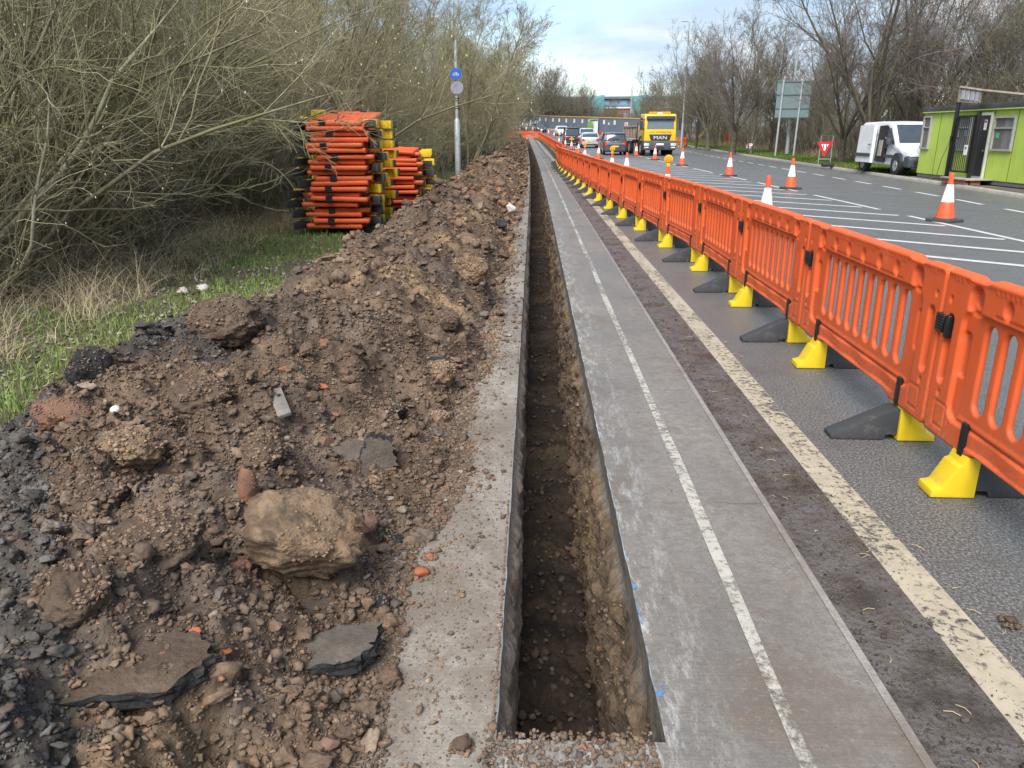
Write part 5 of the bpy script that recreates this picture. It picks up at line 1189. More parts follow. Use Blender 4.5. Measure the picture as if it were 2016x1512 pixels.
def panel(root, name, mat, pts, off=(0, 0, 0), th=.008):
    """thin solid plate through pts, pushed out along its normal"""
    P = [Vector(p) for p in pts]; n = (P[1] - P[0]).cross(P[2] - P[0]).normalized(); m = MB()
    A = [tuple(p + n * th) for p in P]; Bq = [tuple(p - n * .012) for p in P]; k = len(P)
    m.add(A + Bq, [tuple(range(k)), tuple(reversed(range(k, 2 * k)))] + [(i, k + i, k + (i + 1) % k, (i + 1) % k) for i in range(k)])
    return m.obj(name, mat, root)
def make_car(kind, label, cat, loc, rz, paint, L=4.3, W=1.78, Hh=1.5, zb=.20, zw=.92, hood=.95, cowl=1.35, roof0=2.1, roof1=3.7, rear=4.15, tailh=.98, rake=.10, rad=.32, plate='r', boot=False):
    """local +y is forward; rear end at y=-L/2"""
    root = thing(kind, label, cat, loc, rz); w = W / 2; y0 = -L / 2
    f = lambda d: L / 2 - d           # distance d from the nose
    sec = lambda ww, zt, zc: [(ww * .80, zb), (ww * .97, zb + .14), (ww, zt * .72), (ww * .985, zt - .05), (ww * .90, zt), (ww * .4, zc)]
    low = [(f(0), sec(w * .80, .60, .62)), (f(.12), sec(w * .93, .70, .72)), (f(.5), sec(w, .80, .85)), (f(cowl * .9), sec(w, zw, zw + .05)), (f(L * .55), sec(w, zw + .02, zw + .05)), (f(L - .5), sec(w, tailh, tailh + .02)), (f(L - .12), sec(w * .96, tailh, tailh + .01)), (f(L), sec(w * .88, tailh - .16, tailh - .15))]
    loft(low, paint, 'body', root, .035)
    g = lambda ww, zt: [(ww * .97, zw - .03), (ww * .90, zw + (zt - zw) * .5), (ww * .80, zt - .05), (ww * .70, zt - .02), (ww * .3, zt)]
    gl = [(f(cowl), g(w * .9, zw + .02)), (f(roof0), g(w * .97, Hh - .03)), (f((roof0 + roof1) / 2), g(w, Hh)), (f(roof1), g(w * .97, Hh - .03)), (f(rear), g(w * .9, tailh + .03))]
    loft(gl, M_glass, 'window', root, .03)
    rf = lambda ww, zt: [(ww * .80, zt - .055), (ww * .79, zt - .01), (ww * .66, zt + .015), (ww * .3, zt + .03)]
    loft([(f(roof0 - .06), rf(w * .965, Hh - .06)), (f(roof0 + .1), rf(w * .98, Hh - .03)), (f((roof0 + roof1) / 2), rf(w, Hh)), (f(roof1 - .1), rf(w * .98, Hh - .02)), (f(roof1 + .1), rf(w * .965, Hh - .06))], paint, 'roof', root, .02)
    for s in (-1, 1):
        m = MB()
        for (a, za, b, zb_, wa, wb) in ((cowl + .02, zw, roof0, Hh - .05, .90, .80), (rear - .02, tailh, roof1, Hh - .05, .885, .79), (L * .53, zw, L * .53 - .04, Hh - .04, .985, .815)):
            m.tube([(s * w * wa, f(a), za), (s * w * (wa + wb) * .512, f((a + b) / 2), (za + zb_) / 2), (s * w * wb, f(b), zb_)], .042, 6)
        m.obj('pillar', paint, root, smooth=True)
        m = MB(); m.box((s * (w + .09), f(cowl + .45), zw + .10), (.20, .10, .13)); m.obj('wing_mirror', paint, root, bev=.03)
        panel(root, 'tail_lamp', M_tail, [(s * w * .87, y0 - .0, tailh - .40), (s * w * .62, y0 - .02, tailh - .34), (s * w * .62, y0 + .0, tailh - .16), (s * w * .90, y0 + .03, tailh - .10)][::(1 if s < 0 else -1)], th=.02)
        panel(root, 'headlight', M_head, [(s * w * .80, f(.02), .50), (s * w * .50, f(-.01), .52), (s * w * .5, f(.03), .63), (s * w * .84, f(.10), .67)][::(1 if s > 0 else -1)], th=.015)
        for yy in (f(.82), f(L - .75)): wheel(root, s * (w - .10), yy, rad, .2)
    m = MB(); m.box((0, f(.02), .40), (W * .62, .08, .17)); m.obj('grille', M_trim, root, bev=.02)
    m = MB(); m.box((0, y0 + .01, .32), (W * .78, .10, .12)); m.obj('bumper_insert', M_trim, root, bev=.02)
    m = MB(); m.box((0, y0 - .03, .62), (.50, .03, .11)); m.obj('number_plate', M_plate_y, root)
    m = MB(); m.box((0, L / 2 + .03, .42), (.50, .03, .11)); m.obj('number_plate', M_plate_w, root)
    return root
P_dark = car_paint('slate_blue_paint', (.045, .058, .085), .25); P_silver = car_paint('silver_paint', (.46, .49, .53), .28, .2); P_black = car_paint('black_paint', (.016, .017, .021), .15); P_lsil = car_paint('pale_silver_blue_paint', (.40, .46, .54), .25, .2); P_wh = car_paint('white_car_paint', (.72, .74, .76), .25); P_dblue = car_paint('dark_blue_paint', (.03, .045, .075), .2); P_maroon = car_paint('maroon_paint', (.06, .02, .03), .2)
def gp(px, Y): p = at(px, 262, Y); return (float(p[0]), float(Y), float(gz(Y)) + .004)
o = make_car('people_carrier', 'dark slate blue people carrier with yellow plate behind the cones', 'car', gp(1207, 63.2), 0, P_dark, L=4.4, W=1.80, Hh=1.62, zw=1.0, tailh=1.08, roof1=4.1, rear=4.36, rad=.33)
m = MB(); m.box((0, -2.235, .80), (1.3, .03, .05)); m.obj('chrome_strip', M_rim, o); m = MB(); m.tube([(0, -2.22, .95), (0, -2.26, .95)], .06, 14); m.obj('badge', M_rim, o, smooth=True); MB().box((0, -2.16, 1.12), (.5, .05, .03)).obj('wiper', M_trim, o)
make_car('hatchback', 'rounded silver hatchback with sloping rear window', 'car', gp(1160, 82), 0, P_silver, L=4.25, W=1.80, Hh=1.46, zw=.93, tailh=1.0, roof1=3.3, rear=4.05)
o = make_car('taxi', 'tall black taxi with a yellow plate at the left of the queue', 'car', gp(1124, 91), 0, P_black, L=4.6, W=1.80, Hh=1.86, zw=1.0, tailh=1.02, roof0=1.9, roof1=4.35, rear=4.55, rad=.34)
make_car('estate_car', 'pale silver blue car half hidden behind the silver hatchback', 'car', gp(1155, 95), PI, P_lsil, L=4.3, W=1.80, Hh=1.72, zw=1.0, roof0=1.9, rad=.34)
make_car('saloon_car', 'white oncoming saloon in front of the grey hoarding', 'car', gp(1105.6, 125), PI + .1, P_wh, L=4.5, W=1.78, Hh=1.42, zw=.9, tailh=1.0, roof1=3.4, rear=4.1)
make_car('saloon_car', 'dark blue oncoming car at the left end of the hoarding', 'car', gp(1063, 140), PI + .12, P_dblue, L=4.3, W=1.82, Hh=1.46)
o = make_car('estate_car', 'white traffic car with red markings at the far left of the road', 'car', gp(1010, 138), .22, P_wh, L=4.7, W=1.85, Hh=1.66, zw=1.0, tailh=1.05, roof1=4.2, rear=4.6)
M_red = simple('red_marking', (.55, .03, .03), .4)
for s in (-1, 1): MB().box((s * .62, -2.36, .86), (.42, .04, .20)).obj('red_stripe', M_red, o)
MB().box((0, -.2, 1.72), (1.1, .25, .09)).obj('light_bar', M_red, o, bev=.02)

# ---- tipper lorry (local -y is its front here)
P_yel = car_paint('lorry_yellow', (.78, .44, .012), .3, 0, .25); M_dust = simple('dusty_steel', (.30, .235, .165), .75, .3, 3, .4, .3, 0, 30, .01, .5, (.16, .12, .08)); M_grey = simple('dark_grey_bumper', (.062, .068, .078), .55, .25, 4); M_vis = simple('sun_visor', (.05, .058, .075), .35)
M_amber = simple('amber_beacon', (.85, .26, .02), .3); M_dw = simple('dusty_white', (.62, .60, .55), .5)
lx, ly, lz = gp(1300, 59.2)
T = thing('tipper_lorry', 'yellow and grey tipper lorry with dusty tan body facing the camera', 'lorry', (lx, ly, lz), R(3.5))
m = MB(); m.prism([(0.0, 1.02), (-.02, 1.45), (.0, 1.75), (.13, 2.62), (.22, 2.86), (.34, 2.93), (1.75, 2.93), (1.78, 1.02)], -1.16, 1.16); m.obj('cab', P_yel, T, bev=.07, seg=3)
panel(T, 'windscreen', car_paint('lorry_windscreen', (.13, .165, .185), .08, 0, 0), [(-1.0, .022, 1.86), (1.0, .022, 1.86), (.95, .112, 2.52), (-.95, .112, 2.52)], th=.012)  # glass colour lightened to stand in for the reflected sky
m = MB(); m.box((0, .05, 2.66), (2.1, .26, .24)); m.obj('sun_visor', M_vis, T, bev=.05)
for s in (-1, 1):
    panel(T, 'side_window', M_glass, [(s * 1.162, .22, 1.85), (s * 1.162, 1.05, 1.85), (s * 1.162, 1.05, 2.55), (s * 1.162, .30, 2.55)][::(-1 if s < 0 else 1)], th=.01)
    m = MB(); m.box((s * 1.42, -.02, 2.12), (.16, .20, .62)); m.box((s * 1.42, -.02, 2.56), (.16, .2, .18)); m.tube([(s * 1.14, .12, 2.55), (s * 1.4, 0, 2.5)], .025, 6); m.tube([(s * 1.14, .1, 1.85), (s * 1.4, 0, 1.9)], .025, 6); m.obj('wing_mirror', M_trim, T, bev=.03)
    m = MB(); m.box((s * .98, -.06, .80), (.38, .06, .20)); m.obj('headlight', M_head, T, bev=.02)
    m = MB(); m.box((s * .98, -.06, .60), (.30, .05, .07)); m.obj('fog_lamp', M_dw, T)
    for yy, nm in ((1.25, 'wheel'), (3.1, 'wheel'), (5.9, 'wheel'), (7.25, 'wheel')): wheel(T, s * 1.02, yy, .50, .32, .6, nm, M_dust)
    m = MB(); m.prism([(.55, 1.02), (.60, 1.25), (.95, 1.42), (1.55, 1.42), (1.92, 1.2), (1.98, .85), (1.88, .85), (1.80, 1.15), (1.5, 1.30), (1.0, 1.30), (.72, 1.15), (.65, .9), (.55, .9)], s * .82, s * 1.20); m.obj('mudguard', M_grey, T, bev=.02)
m = MB(); m.prism([(-.06, .42), (-.09, .75), (-.05, 1.06), (.3, 1.10), (.55, 1.02), (.55, .5), (.3, .40)], -1.19, 1.19); m.obj('bumper', M_grey, T, bev=.05, seg=3)
m = MB(); m.add([(-.82, -.05, 1.48), (.82, -.05, 1.48), (.68, -.05, 1.10), (-.68, -.05, 1.10), (-.82, .02, 1.48), (.82, .02, 1.48), (.68, .02, 1.10), (-.68, .02, 1.10)], [(0, 1, 2, 3), (7, 6, 5, 4), (0, 4, 5, 1), (1, 5, 6, 2), (2, 6, 7, 3), (3, 7, 4, 0)]); m.obj('grille', M_trim, T, bev=.01)
MB().box((0, -.055, 1.52), (1.66, .03, .06)).obj('chrome_strip', M_rim, T)
MB().box((0, -.105, .82), (.56, .03, .13)).obj('number_plate', M_plate_w, T); MB().box((0, -.10, .60), (.62, .03, .11)).obj('lower_grille', M_trim, T)
m = MB(); m.box((-.48, .55, 3.0), (.62, .24, .15)); m.box((.48, .55, 3.0), (.62, .24, .15)); m.obj('beacon', M_amber, T, bev=.03); MB().box((0, .55, 3.0), (.34, .22, .13)).obj('beacon_panel', M_dw, T)
o = link('maker_lettering', text_mesh('MAN', .34, M_dw, .008), T); o.location = (0, -.065, 1.27); o.rotation_euler = (PI / 2, 0, 0); o.scale = (1.35, 1, 1)
o = link('firm_lettering', text_mesh('M.A.C. CONTRACTING', .135, simple('brown_lettering', (.20, .09, .02), .5), .006), T); o.location = (0, -.022, 1.66); o.rotation_euler = (PI / 2, 0, 0); o.scale = (1.15, 1, 1)
m = MB(); m.prism([(2.15, 1.22), (2.05, 2.12), (8.6, 2.12), (8.9, 1.5), (8.6, 1.22)], -1.24, 1.24)
for k in range(6): m.box((-1.27, 2.35 + k * 1.15, 1.66), (.08, .09, .9)); m.box((1.27, 2.35 + k * 1.15, 1.66), (.08, .09, .9))
m.box((-1.27, 5.3, 2.08), (.10, 6.4, .12)); m.box((1.27, 5.3, 2.08), (.10, 6.4, .12)); m.obj('tipper_body', M_dust, T, bev=.015, seg=1)
m = MB(); m.box((0, 4.8, .95), (.9, 7.4, .3)); m.box((0, 2.1, 1.6), (2.1, .12, 1.0)); m.tube([(-1.22, 1.95, 2.35), (-1.3, 2.0, 2.3), (-1.3, 2.25, 1.2), (-1.3, 2.5, .75)], .035, 6); m.obj('chassis', M_trim, T)

# ---- white van: right side towards us, front towards the camera
P_van = car_paint('van_white', (.74, .76, .79), .28, 0, .22); M_in = simple('van_interior_shade', (.02, .019, .018), .8); M_vb = simple('van_plastic', (.055, .062, .075), .6)
vx0 = 13.72; W = 1.9; VL = 4.8; VH = 1.94; vz = .11
V = thing('white_van', 'white panel van with its side door open parked behind the green cabin', 'van', (vx0 + W / 2, 29.72, vz), 0)
# local: -y front (nose at y=0), +y rear
prof = [(.10, .32), (.02, .55), (.05, .72), (.22, .86), (1.00, 1.06), (1.12, 1.12), (1.78, 1.80), (2.1, 1.91), (2.8, 1.945), (4.45, 1.93), (4.62, 1.86), (4.78, 1.0), (4.80, .34)]
def vw(z): return W / 2 * (1 - .11 * max(0, (z - 1.0) / .94) ** 1.3) * (1 if z > .5 else .97)
n = len(prof); Vt = []
for s in (-1, 1): Vt += [(s * vw(z) * (.90 if i in (0, 1, 2, 3) else 1), y, z) for i, (y, z) in enumerate(prof)]
mid = [(0, y - (.05 if i < 4 else 0), z + (.02 if 3 < i < 9 else 0)) for i, (y, z) in enumerate(prof)]
Vt += mid
F = [tuple(range(n)), tuple(reversed(range(n, 2 * n)))]
for i in range(n):
    j = (i + 1) % n; F += [(i, j, 2 * n + j, 2 * n + i), (2 * n + i, 2 * n + j, n + j, n + i)]
m = MB(); m.add(Vt, F); m.obj('body', P_van, V, bev=.045, seg=3, ang=35)
sx = lambda z: -vw(z)
def side(name, mat, poly, th=.010, off=0):
    P = [(sx(z) - off, y, z) for y, z in poly]; return panel(V, name, mat, P, th=th)
side('door_opening_shade', M_in, [(2.02, .42), (2.62, .42), (2.86, .46), (2.86, 1.78), (2.2, 1.80), (2.02, 1.72)][::-1], .034)  # flat dark plate on the body; interior shade is put into its colour
sd_ = side('sliding_door', P_van, [(2.88, .38), (4.35, .38), (4.35, 1.80), (2.98, 1.82)][::-1], .10, .10)
side('side_moulding', M_vb, [(2.95, .62), (4.5, .62), (4.5, .74), (2.95, .74)][::-1], .02, .19); side('side_moulding', M_vb, [(1.18, .60), (2.0, .60), (2.0, .72), (1.18, .72)][::-1], .02)
side('side_window', M_glass, [(1.22, 1.12), (1.98, 1.12), (1.98, 1.68), (1.84, 1.70)][::-1], .03)
m = MB(); m.box((sx(1.1) - .14, 1.50, 1.20), (.16, .14, .24)); m.obj('wing_mirror', M_vb, V, bev=.04)
side('door_handle', M_vb, [(1.86, .98), (2.0, .98), (2.0, 1.02), (1.86, 1.02)][::-1], .03); side('door_handle', M_vb, [(2.98, 1.06), (3.14, 1.06), (3.14, 1.10), (2.98, 1.10)][::-1], .03, .2)
panel(V, 'windscreen', M_glass, [(-.82, 1.14, 1.145), (.82, 1.14, 1.145), (.74, 1.80, 1.805), (-.74, 1.80, 1.805)], th=.026)
m = MB(); m.prism([(-.07, .28), (-.09, .60), (.02, .70), (.34, .70), (.42, .5), (.42, .3)], -.93, .93); m.obj('bumper', M_vb, V, bev=.06, seg=3)
MB().box((0, -.04, .80), (.78, .12, .14)).obj('grille', M_trim, V, bev=.02)
for s in (-1, 1):
    panel(V, 'headlight', M_head, [(s * .50, .14, .80), (s * .885, .36, .80), (s * .89, .70, 1.0), (s * .62, .40, .93)][::(1 if s > 0 else -1)], th=.03)
    m = MB(); m.tube([(s * .68, -.09, .46), (s * .68, -.06, .46)], .08, 14); m.obj('fog_lamp', M_trim, V)
    for yy in (.95, 3.95):
        m = MB(); m.tube([(s * (W / 2 - .2), yy, .40), (s * (W / 2 + .004), yy, .40)], .40, 26); m.obj('wheel_arch', M_trim, V, smooth=True, ang=50)
        wheel(V, s * (W / 2 - .10), yy, .33, .22)
for kk, (bx, bz, c) in enumerate(((2.45, .95, (.30, .28, .24)),)): side('load', simple('load_%d' % kk, c, .7), [(bx - .12, bz - .3), (bx + .14, bz - .3), (bx + .14, bz + .3), (bx - .12, bz + .3)][::-1], .04)

# ================================================================== green cabin and its gate
def painted(name, c, dirt=.3):
    t = NT(name); v = t.co(); col = t.ramp(t.noise(v, 1.5, 8, .6), [(.3, tuple(q * .88 for q in c)), (.7, tuple(min(1, q * 1.06) for q in c))])
    st = t.noise(t.co((6, 6, .5)), 1.4, 8, .7); col = t.mix(t.ramp(st, [(.52, 0), (.76, dirt)]), col, (.12, .14, .06))
    return t.fin(col, .5, t.bump(t.noise(v, 60, 3), .1, .004), .35)
M_lime = painted('lime_green_paint', (.46, .60, .10)); M_felt = simple('dark_roof_felt', (.06, .065, .075), .7, .45, 1.2, .3); M_plinth = simple('grey_plinth', (.13, .14, .155), .7, .2, 3, .2); M_alu = simple('grey_window_frame', (.34, .335, .33), .5, .1); M_iron = simple('black_iron', (.012, .012, .014), .4, .2); M_cgl = simple('cabin_glass', (.21, .22, .21), .12, .3, 1.2, 0, .6); M_blind = simple('blind', (.17, .145, .125), .6, .15, 30); M_dblk = simple('black_door', (.022, .023, .027), .35, .2); M_cream = simple('cream_frame', (.55, .56, .44), .5); M_paper = simple('paper', (.72, .72, .72), .6, .05); M_ink = simple('ink', (.05, .05, .06), .6)
CX = 13.95; Y0, Y1 = 17.6, 29.37
C = thing('portable_cabin', 'lime green site cabin with grey windows and black door', 'cabin', (CX, (Y0 + Y1) / 2, .1), 0); cy = (Y0 + Y1) / 2
yl = lambda y: y - cy
m = MB(); m.box((1.35, 0, 1.18), (2.7, Y1 - Y0, 2.06)); m.obj('wall', M_lime, C)
m = MB(); m.box((1.35, 0, .09), (2.66, Y1 - Y0 - .06, .13)); m.obj('plinth', M_plinth, C)
m = MB(); m.box((1.35, 0, 2.30), (2.86, Y1 - Y0 + .10, .17)); m.obj('roof', M_felt, C, bev=.01)
m = MB(); m.box((-.075, 0, 2.205), (.05, Y1 - Y0 + .02, .03)); m.obj('drip_strip', M_lime, C)
M_joint = simple('joint', (.12, .2, .02), .6)
for y in (28.2, 26.02, 24.98, 23.77, 22.6, 21.4, 20.2): MB().box((-.004, yl(y), 1.18), (.012, .022, 2.0)).obj('panel_joint', M_joint, C)
def cab_window(ya, yb, za, zb, blind):
    y = yl((ya + yb) / 2); wd = ya - yb; f = MB(); zc = (za + zb) / 2 - .1; hh = zb - za; k = .055
    for dy in (-1, 1): f.box((-.03, y + dy * (wd / 2 - k / 2), zc), (.09, k, hh))
    for dz in (-1, 1): f.box((-.031, y, zc + dz * (hh / 2 - k / 2)), (.088, wd - 2 * k, k))
    f.box((-.03, y, za - .1 + hh * .66), (.07, wd - 2 * k, .045)); w_ = f.obj('window', M_alu, C)
    MB().box((-.006, y, zc), (.02, wd - 2 * k, hh - 2 * k)).obj('pane', M_cgl, w_)
    if blind:
        b = MB()
        for q in range(26): b.box((-.018, y + wd * .24 * blind, za - .02 + (hh - .12) * q / 26), (.006, wd * .42, hh / 26 * .7))
        b.obj('blind', M_blind, w_)
    return w_
cab_window(29.31, 28.75, 1.08, 2.19, 1); w2_ = cab_window(27.15, 26.15, 1.07, 2.16, 0); cab_window(24.87, 23.8, 1.11, 2.1, 1)
cab_window(21.2, 20.2, 1.11, 2.1, 1)
for (y, z, sy, sz, c, nm) in ((26.95, 1.62, .2, .26, M_paper, 'notice'), (26.95, 1.32, .16, .24, M_paper, 'notice'), (26.4, 1.62, .18, .2, simple('blue_notice', (.2, .35, .5), .6), 'notice'), (24.62, 1.55, .15, .15, simple('green_notice', (.1, .42, .3), .6), 'notice')):
    MB().box((-.03, yl(y), z - .1), (.008, sy, sz)).obj(nm, c, C)
d = MB(); d.box((-.02, yl(25.385), 1.13), (.05, .62, 1.82)); dr = d.obj('door', M_dblk, C, bev=.006)
MB().box((-.06, yl(25.16), .98), (.05, .07, .16)).obj('lock', M_iron, dr, bev=.008); MB().box((-.06, yl(25.16), 1.0), (.06, .05, .03)).obj('handle', M_alu, dr); nt_ = MB().box((-.05, yl(25.33), 1.76), (.006, .15, .30)).obj('notice', M_paper, dr); MB().box((-.055, yl(25.33), 1.86), (.004, .12, .06)).obj('notice_stripe', M_red, dr)
f = MB(); f.box((-.03, yl(25.73), 1.16), (.08, .07, 1.95)); f.box((-.03, yl(25.385), 2.08), (.08, .62, .08)); f.box((-.03, yl(25.04), 1.16), (.08, .07, 1.95)); f.obj('door_frame', M_cream, C); MB().box((-.05, yl(25.4), .20), (.12, .74, .06)).obj('threshold', M_alu, C)
# step
M_brick = rock_mat('step_brick', [(.3, (.20, .08, .045)), (.6, (.30, .13, .075)), (.75, (.34, .24, .17))], 6, .5, 24, .01)
S_ = thing('brick_step', 'low brick step with a slab top in front of the cabin door', 'step', (13.5, 25.3, .10), 0)
m = MB()
for i in range(7):
    for k in range(2): m.box((-.25, -.62 + i * .205 + (.05 if k else 0), .035 + k * .07), (.10, .195, .062)); m.box((.0, -.62 + i * .205, .035 + k * .07), (.30, .195, .062))
m.obj('bricks', M_brick, S_, bev=.006); MB().box((.06, 0, .165), (.78, 1.6, .045)).obj('slab', M_kerb, S_, bev=.008)
# gate
Gt = thing('iron_gate', 'black iron gate standing open in front of the cabin window', 'gate', (13.5, 26.36, .1), 0)
MB().box((0, 0, 1.2), (.10, .10, 2.5)).obj('post', M_iron, Gt, bev=.006); MB().box((.05, -1.24, 1.08), (.09, .09, 2.16)).obj('post', M_iron, Gt, bev=.006)
g = MB()
for z in (.36, 2.02): g.box((0, -.66, z), (.045, .98, .05))
for y in (-.17, -1.15): g.box((0, y, 1.19), (.05, .05, 1.72))
for i in range(8): g.tube([(0, -.28 - i * .109, .38), (0, -.28 - i * .109, 2.0)], .011, 6)
lf = g.obj('leaf', M_iron, Gt); MB().box((-.045, -.98, 1.02), (.008, .2, .30)).obj('notice', M_paper, lf); MB().box((-.051, -.98, 1.08), (.004, .07, .07)).obj('notice_print', M_ink, lf)
MB().box((-.04, .0, 1.35), (.06, .10, .18)).obj('padlock', M_iron, Gt, bev=.01); m = MB(); m.tube([(-.05, .02, 1.3), (.0, .5, .7), (.15, .95, .1), (.2, 1.6, .02), (.1, 2.6, .03)], .012, 5); m.obj('cable', simple('cable', (.2, .2, .17), .6), Gt)
# timber arm with four pale panels on the gate post
A = thing('height_bar', 'weathered timber arm with four pale panels above the gate post', 'barrier arm', (13.5, 26.36, 2.6), 0)
M_tim = simple('grey_timber', (.24, .20, .165), .8, .25, 6, .4)
m = MB(); m.box((0, .03, .18), (.07, .06, .44)); m.box((0, -1.20, .06), (.06, .05, .32)); m.box((0, -.58, -.02), (.05, 1.18, .05), M=Matrix.Rotation(R(4), 4, 'X')); 
m.tube([(0, .05, .40), (0, -1.2, .245), (0, -3.6, .0), (0, -6.5, -.3)], .045, 4); m.obj('beam', M_tim, A)
fp = MB()
for i in range(4): fp.box((0, -.18 - i * .28, .17 - i * .030), (.03, .19, .27))
fp.obj('panel', simple('pale_panel', (.40, .43, .47), .4), A); MB().box((0, -6.6, -1.4), (.09, .09, 2.2)).obj('post', M_iron, A)

# ================================================================== street furniture
M_galv = simple('galvanised_steel', (.36, .385, .39), .5, .12, 5, .1, .5, .3); M_signback = simple('sign_back_grey', (.135, .185, .19), .55, .08, 2); M_sblue = simple('sign_blue', (.01, .09, .42), .4); M_wht = simple('sign_white', (.75, .75, .75), .4, .04)
def round_sign(root, x, y, z, rad, face, back, kind):
    m = MB(); m.tube([(x, y, z), (x, y - .012, z)], rad, 24); s = m.obj('sign_plate', face, root, smooth=True, ang=40)
    return s
# left lamp column with the two round signs
px = at(902, 345, 29.5); L1 = thing('sign_post', 'grey steel post with a round blue cycle sign beside the left brush', 'sign post', (float(px[0]), 29.5, 0), 0)
m = MB(); m.tube([(0, 0, 0), (0, 0, 2.05), (0, 0, 2.12)], [.105, .105, .065], 12); m.tube([(0, 0, 2.1), (0, 0, 4.75)], [.06, .055], 10); m.obj('column', M_galv, L1, smooth=True, ang=40)
m = MB()
for z in (2.45, 2.55, 2.72, 2.80): m.tube([(0, 0, z), (0, 0, z + .025)], .068, 12)
m.box((.075, -.02, 2.6), (.02, .02, .5)); m.obj('band', M_iron, L1)
s = round_sign(L1, 0, -.09, 3.62, .205, M_sblue, M_galv, 0)
m = MB()
for a in (-.065, .065): m.tube([(a + .04 * math.cos(q * PI / 6), -.106, 3.60 + .04 * math.sin(q * PI / 6)) for q in range(13)], .008, 4)
m.tube([(-.065, -.106, 3.60), (-.02, -.106, 3.67), (.04, -.106, 3.67), (.065, -.106, 3.60)], .007, 4); m.tube([(-.02, -.106, 3.67), (.0, -.106, 3.60), (.04, -.106, 3.67)], .007, 4); m.obj('symbol', M_wht, s)
s = round_sign(L1, .03, -.09, 3.16, .21, simple('grey_sign_back', (.23, .235, .30), .5), M_galv, 0); m = MB(); m.tube([(.03, -.075, 3.155), (.03, -.085, 3.155)], .225, 24); m.obj('sign_rim', simple('pinkish_rim', (.50, .38, .36), .5), s)
# big road sign seen from behind
def post(root, x0, x1, h, rad, z0=0, nm='post', n=10): m = MB(); m.tube([(x0, 0, z0), (x1, 0, h)], rad, n); return m.obj(nm, M_galv, root, smooth=True, ang=40)
q = at(1554, 262, 54.6); RS = thing('road_sign', 'large grey backed road sign on two steel posts', 'road sign', (float(q[0]), 54.6, .1), R(-4))
m = MB(); m.box((.03, .06, 3.62), (2.18, .02, 2.36)); m.obj('board', M_signback, RS); m = MB()
for z in (2.5, 3.06, 3.92, 4.72): m.box((.03, .035, z), (2.16, .03, .055))
m.obj('rail', simple('rail_dark', (.07, .10, .11), .5), RS); post(RS, -.78, -.70, 4.9, .065); post(RS, .42, .50, 4.75, .065)
q = at(1553, 262, 56.2); L2 = thing('lamp_column', 'tall grey lamp column behind the road sign, with a thick base', 'lamp post', (float(q[0]), 56.2, .1), 0)
m = MB(); m.tube([(0, 0, 0), (0, 0, 1.9), (0, 0, 2.0)], [.13, .13, .09], 12); m.tube([(0, 0, 1.95), (0, 0, 11.6), (-.15, 0, 12.0), (-1.2, 0, 12.2)], [.085, .055, .05, .04], 10); m.obj('column', M_galv, L2, smooth=True, ang=40)
MB().tube([(0, -.0, .0), (0, 0, .14)], .145, 12).obj('base_band', M_iron, L2); s = round_sign(L2, 0, -.10, 2.62, .17, M_sblue, M_galv, 0); MB().box((0.02, -.116, 2.62), (.05, .006, .16), M=None).obj('symbol', M_wht, s); MB().box((-1.5, 0, 12.2), (.6, .2, .1)).obj('lantern', M_galv, L2, bev=.03)
q = at(1343, 262, 80); L3_ = thing('lamp_column', 'tall slim lamp post right of the yellow lorry', 'lamp post', (float(q[0]), 80, .2), 0)
m = MB(); m.tube([(0, 0, 0), (0, 0, 2.2), (0, 0, 2.3)], [.12, .12, .08], 12); m.tube([(0, 0, 2.25), (0, 0, 11.4)], [.08, .045], 10); m.tube([(0, 0, 11.38), (-.25, 0, 11.45)], .04, 8); m.obj('column', M_galv, L3_, smooth=True, ang=40); MB().box((-.45, 0, 11.45), (.55, .22, .09)).obj('lantern', M_galv, L3_, bev=.03)
q = at(1046.5, 262, 150); L4 = thing('lamp_column', 'slim grey post at the left end of the hoarding', 'lamp post', (float(q[0]), 150, 2.1), 0); m = MB(); m.tube([(0, 0, 0), (0, 0, 6.5)], [.1, .06], 8); m.obj('column', M_galv, L4); MB().box((0, -.1, 1.4), (.3, .2, .5)).obj('cabinet', M_galv, L4)
q = at(1054, 262, 156); g_ = thing('field_gate', 'grey field gate between the post and the hoarding', 'gate', (float(q[0]), 156, 2.3), 0); m = MB()
for z in (.3, .7, 1.1, 1.5): m.tube([(-.7, 0, z), (.7, 0, z)], .03, 6)
for x in (-.7, .7): m.tube([(x, 0, 0), (x, 0, 1.7)], .05, 6)
m.obj('bars', M_galv, g_)
q = at(1015.5, 262, 148); L5 = thing('lamp_column', 'thin pale post among the trees above the white traffic car', 'lamp post', (float(q[0]), 148, 2.), 0); m = MB(); m.tube([(0, 0, 0), (0, 0, 4.6)], .05, 8); m.obj('column', M_wht, L5)
q = at(1240, 262, 175); L6 = thing('lamp_column', 'distant lamp post in front of the brick building', 'lamp post', (float(q[0]), 175, 2.5), 0); m = MB(); m.tube([(0, 0, 0), (0, 0, 8.8), (-.15, 0, 9.0), (.7, 0, 9.0)], [.12, .09, .08, .06], 8); m.obj('column', simple('pinkish_steel', (.45, .36, .35), .5), L6)
